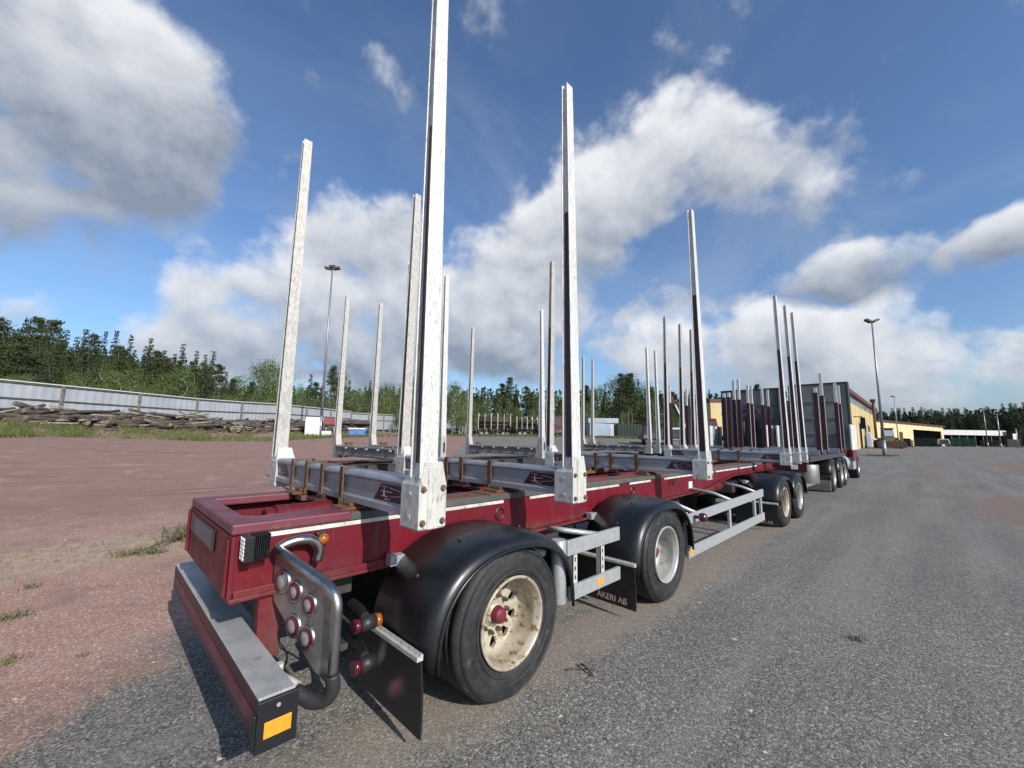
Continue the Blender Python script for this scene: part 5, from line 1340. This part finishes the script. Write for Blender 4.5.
# forest mass behind the edges, one dense carpet of crowns nobody can count
def forest_mass(name, x0, x1, ya, yb, Z0, Z1, kind, n):
    cen = []; siz = []; rs = np.random.RandomState(n)
    for i in range(n):
        px = rs.uniform(x0, x1); Z = rs.uniform(Z0, Z1); y = np.interp(px, [x0, x1], [ya, yb])+rs.uniform(-3, 11); p = pt(px, 430, Z); zt = htop(px, y, Z); zg = G(p[0], p[1])
        k = 90; t = rs.uniform(0, 1, k); rad = 2.4*(1-t)**.7*rs.uniform(.5, 1.1, k); a = rs.uniform(0, 2*PI, k)
        cen.append(np.stack([p[0]+rad*np.cos(a), p[1]+rad*np.sin(a), zg+(zt-zg)*(.02+.98*t)], 1)); siz.append(rs.uniform(.22, .5, k)*(Z0/100))
    cen = np.vstack(cen); nr = rs.normal(size=cen.shape); nr /= np.linalg.norm(nr, axis=1)[:, None]
    tag(link(name, quads_mesh(name, cen, nr, np.hstack(siz), kind, None)), kind='stuff')
forest_mass('far_forest', 845, 1090, 416, 408, 225, 290, 'spruce_leaf', 620)
forest_mass('conifer_mass', -60, 205, 331, 365, 72, 92, 'spruce_leaf', 560)
forest_mass('tree_belt_mass', 195, 800, 386, 394, 118, 150, 'pine_leaf', 760)
# grass verge
def grass(name, n, fn, mat, hgt, width=.02):
    rs = np.random.RandomState(n+3); vs = []; fs = []
    for i in range(n):
        r_ = fn(rs)
        if r_ is None: continue
        x, y, hs = r_; z = G(x, y)
        for b_ in range(5):
            a = rs.uniform(0, 2*PI); ln = hgt*hs*rs.uniform(.5, 1.2); le = rs.uniform(.1, .6)*ln; ox, oy = rs.normal(size=2)*.06*hs
            px_, py_ = math.cos(a+1.57)*width*hs, math.sin(a+1.57)*width*hs; k = len(vs)
            vs += [(x+ox-px_, y+oy-py_, z-.02), (x+ox+px_, y+oy+py_, z-.02), (x+ox+math.cos(a)*le*.5, y+oy+math.sin(a)*le*.5, z+ln*.62), (x+ox+math.cos(a)*le, y+oy+math.sin(a)*le, z+ln)]
            fs += [(k, k+1, k+2), (k+2, k+1, k+3)]
    me = bpy.data.meshes.new(name); me.from_pydata(vs, [], fs); me.materials.append(MATS[mat]); me.update()
    return link(name, me)
def verge(rs):
    px = rs.uniform(-40, 470); Z0 = np.interp(px, [-40, 0, 140, 200, 280, 321, 400, 470], [18, 19.5, 25, 25, 29, 34, 44, 58]); Z1 = FENCE_K*410/max(60, 595-px) if px < 560 else 140
    Z = Z0+(min(Z1, Z0+26)-Z0)*rs.uniform(0, 1)**1.25
    if rs.uniform() < .30*(1 if math.sin(px*.11)+math.sin(px*.043)+.8*math.sin(Z*1.3+px*.02) > .1 else 3.0): return None
    p = pt(px, 432, Z); return p[0], p[1], 1.0
tag(grass('verge_grass', 14000, verge, 'grass_leaf', .30, .035), kind='stuff')
def far_verge(rs):
    px = rs.uniform(455, 700); Z = rs.uniform(66, 76); p = pt(px, 432, Z); return p[0], p[1], 1.2
tag(grass('far_verge_grass', 3000, far_verge, 'grass_leaf', .35, .05), kind='stuff')
def mast_patch(rs):
    p = pt(882+rs.normal()*9, 457, 47+rs.normal()*1.1); return p[0], p[1], .6
tag(grass('mast_foot_grass', 700, mast_patch, 'grass_leaf', .14, .02), kind='stuff')
def belt(rs):
    x = rs.uniform(-6, 2.4); y = 5.0+.1*x+rs.normal()*.55; return x, y, rs.uniform(.3, .8)
tag(grass('dry_grass', 900, belt, 'weed_leaf', .07, .004), kind='stuff')
# single weeds in the gravel
WL = [('small dark weed tuft in the gravel at the left edge, upper of two', -1.80, 2.58, .8), ('small dark weed tuft in the gravel at the left edge, lower of two', -1.74, 1.52, .7),
      ('grey-green weed clump beside the rear left corner of the trailer', -.42, 4.9, 1.7), ('low grey-green weed patch left of the trailer, by the dry stick', -.98, 4.35, 1.1),
      ('low weed patch right of the dry stick behind the trailer', -.72, 4.28, 1.0), ('flat faint weed streak on the gravel behind the bumper', -1.36, 1.3, .3),
      ('dry dark weed tuft on the red gravel, furthest left', -1.75, 3.5, .6), ('tiny green weed alone on the open asphalt', 3.14, -2.63, .45),
      ('tiny dry weed on the asphalt near the bottom edge', .62, -2.35, .35), ('green weed clump hugging the trailer rear on the left', -.22, 5.3, 1.9)]
for i, (lab, x, y, s_) in enumerate(WL):
    rs_ = np.random.RandomState(50+i)
    vs = []; fs = []
    for k_ in range(int(60*s_)+25):
        a = rs_.uniform(0, 6.28); ln = .085*s_*rs_.uniform(.4, 1.2); le = ln*rs_.uniform(.3, 1.1); ox, oy = rs_.normal(size=2)*.06*s_; w = .0045*max(.6, s_); k = len(vs)
        vs += [(ox-math.sin(a)*w, oy+math.cos(a)*w, -.004), (ox+math.sin(a)*w, oy-math.cos(a)*w, -.004), (ox+math.cos(a)*le, oy+math.sin(a)*le, ln), (ox+math.cos(a)*le*.5-math.sin(a)*w*1.6, oy+math.sin(a)*le*.5+math.cos(a)*w*1.6, ln*.65)]
        fs += [(k, k+1, k+2), (k, k+2, k+3)]
    me = bpy.data.meshes.new('weed'); me.from_pydata(vs, [], fs); me.materials.append(MATS['weed_leaf'])
    tag(link('weed', me, None, 0, (x, y, G(x, y))), lab, 'weed', 'weeds in the gravel')
mb = MB(); mb.tube(arc([(-.95, 4.36, .02), (-.7, 4.55, .05), (-.45, 4.7, .09), (-.25, 4.85, .12)]), [.012]*19, 6); mb.tube(arc([(-.6, 4.62, .06), (-.62, 4.75, .09), (-.6, 4.85, .10)]), .006, 5)
tag(mb.build('dry_stick', 'bark'), 'thin dry stick lying on the gravel behind the trailer', 'stick')
mb = MB(); mb.tube(arc([(1.02, -1.24, .012), (1.1, -1.32, .02), (1.18, -1.38, .010)]), .004, 6); mb.tube(arc([(1.1, -1.42, .012), (1.13, -1.32, .03), (1.15, -1.28, .015)]), .007, 6)
tag(mb.build('bark_scrap', 'bark'), 'small dark scrap of bark on the asphalt beside the rear wheel', 'bark scrap')
# loose stones and pale chips over the near ground
def scatter(name, n, fn, mat, s0, s1, flat=1.0, seed=1):
    rs = np.random.RandomState(seed); base = np.array([(1, 0, 0), (-.5, .87, 0), (-.5, -.87, 0), (0, 0, .8), (0, 0, -.6), (.4, .6, .3)]); fb = np.array([(0, 1, 3), (1, 2, 3), (2, 0, 3), (1, 0, 4), (2, 1, 4), (0, 2, 4)])
    V = []; Fc = []
    for i in range(n):
        x, y = fn(rs); s = s0*(s1/s0)**(rs.uniform()**2.2); a = rs.uniform(0, 6.28); c, sn = math.cos(a), math.sin(a)
        b_ = base[:5]*rs.uniform(.6, 1.3, (5, 3))*s; b_[:, 2] *= flat
        q = np.stack([b_[:, 0]*c-b_[:, 1]*sn+x, b_[:, 0]*sn+b_[:, 1]*c+y, b_[:, 2]+G(x, y)+s*.25*flat], 1); Fc.append(fb+5*i); V.append(q)
    V = np.vstack(V); Fc = np.vstack(Fc); me = bpy.data.meshes.new(name); me.from_pydata(V.tolist(), [], Fc.tolist()); me.materials.append(MATS[mat]); me.update()
    return tag(link(name, me), kind='stuff')
def near_pt(rs):
    d = 1.2+9*rs.uniform()**1.3; a = YAW+rs.uniform(-1.0, 1.0); return CAM[0]+d*math.cos(a), CAM[1]+d*math.sin(a)
def far_pt(rs):
    d = 1.8+12*rs.uniform()**.8; a = YAW+rs.uniform(-1.0, .7); return CAM[0]+d*math.cos(a), CAM[1]+d*math.sin(a)
scatter('loose_stones', 9000, near_pt, 'stone', .0018, .0075, .7, 2)
scatter('pale_chips', 520, far_pt, 'litter', .005, .024, .15, 3)
def red_pt(rs):
    while True:
        x = rs.uniform(-6, 4); y = rs.uniform(.8, 9)
        if y > 2.2+1.08*x: return x, y
pm('red_stone', (.24, .15, .12), (.33, .25, .21), 3, .9)
def heap_pt(rs):
    q = fpos(rs.uniform(18, 58))+fnrm*rs.uniform(.5, 6.0); return q.x, q.y
scatter('bark_debris', 3200, heap_pt, 'bark', .06, .35, .35, 6)
scatter('red_gravel', 14000, red_pt, 'red_stone', .004, .020, .7, 4)
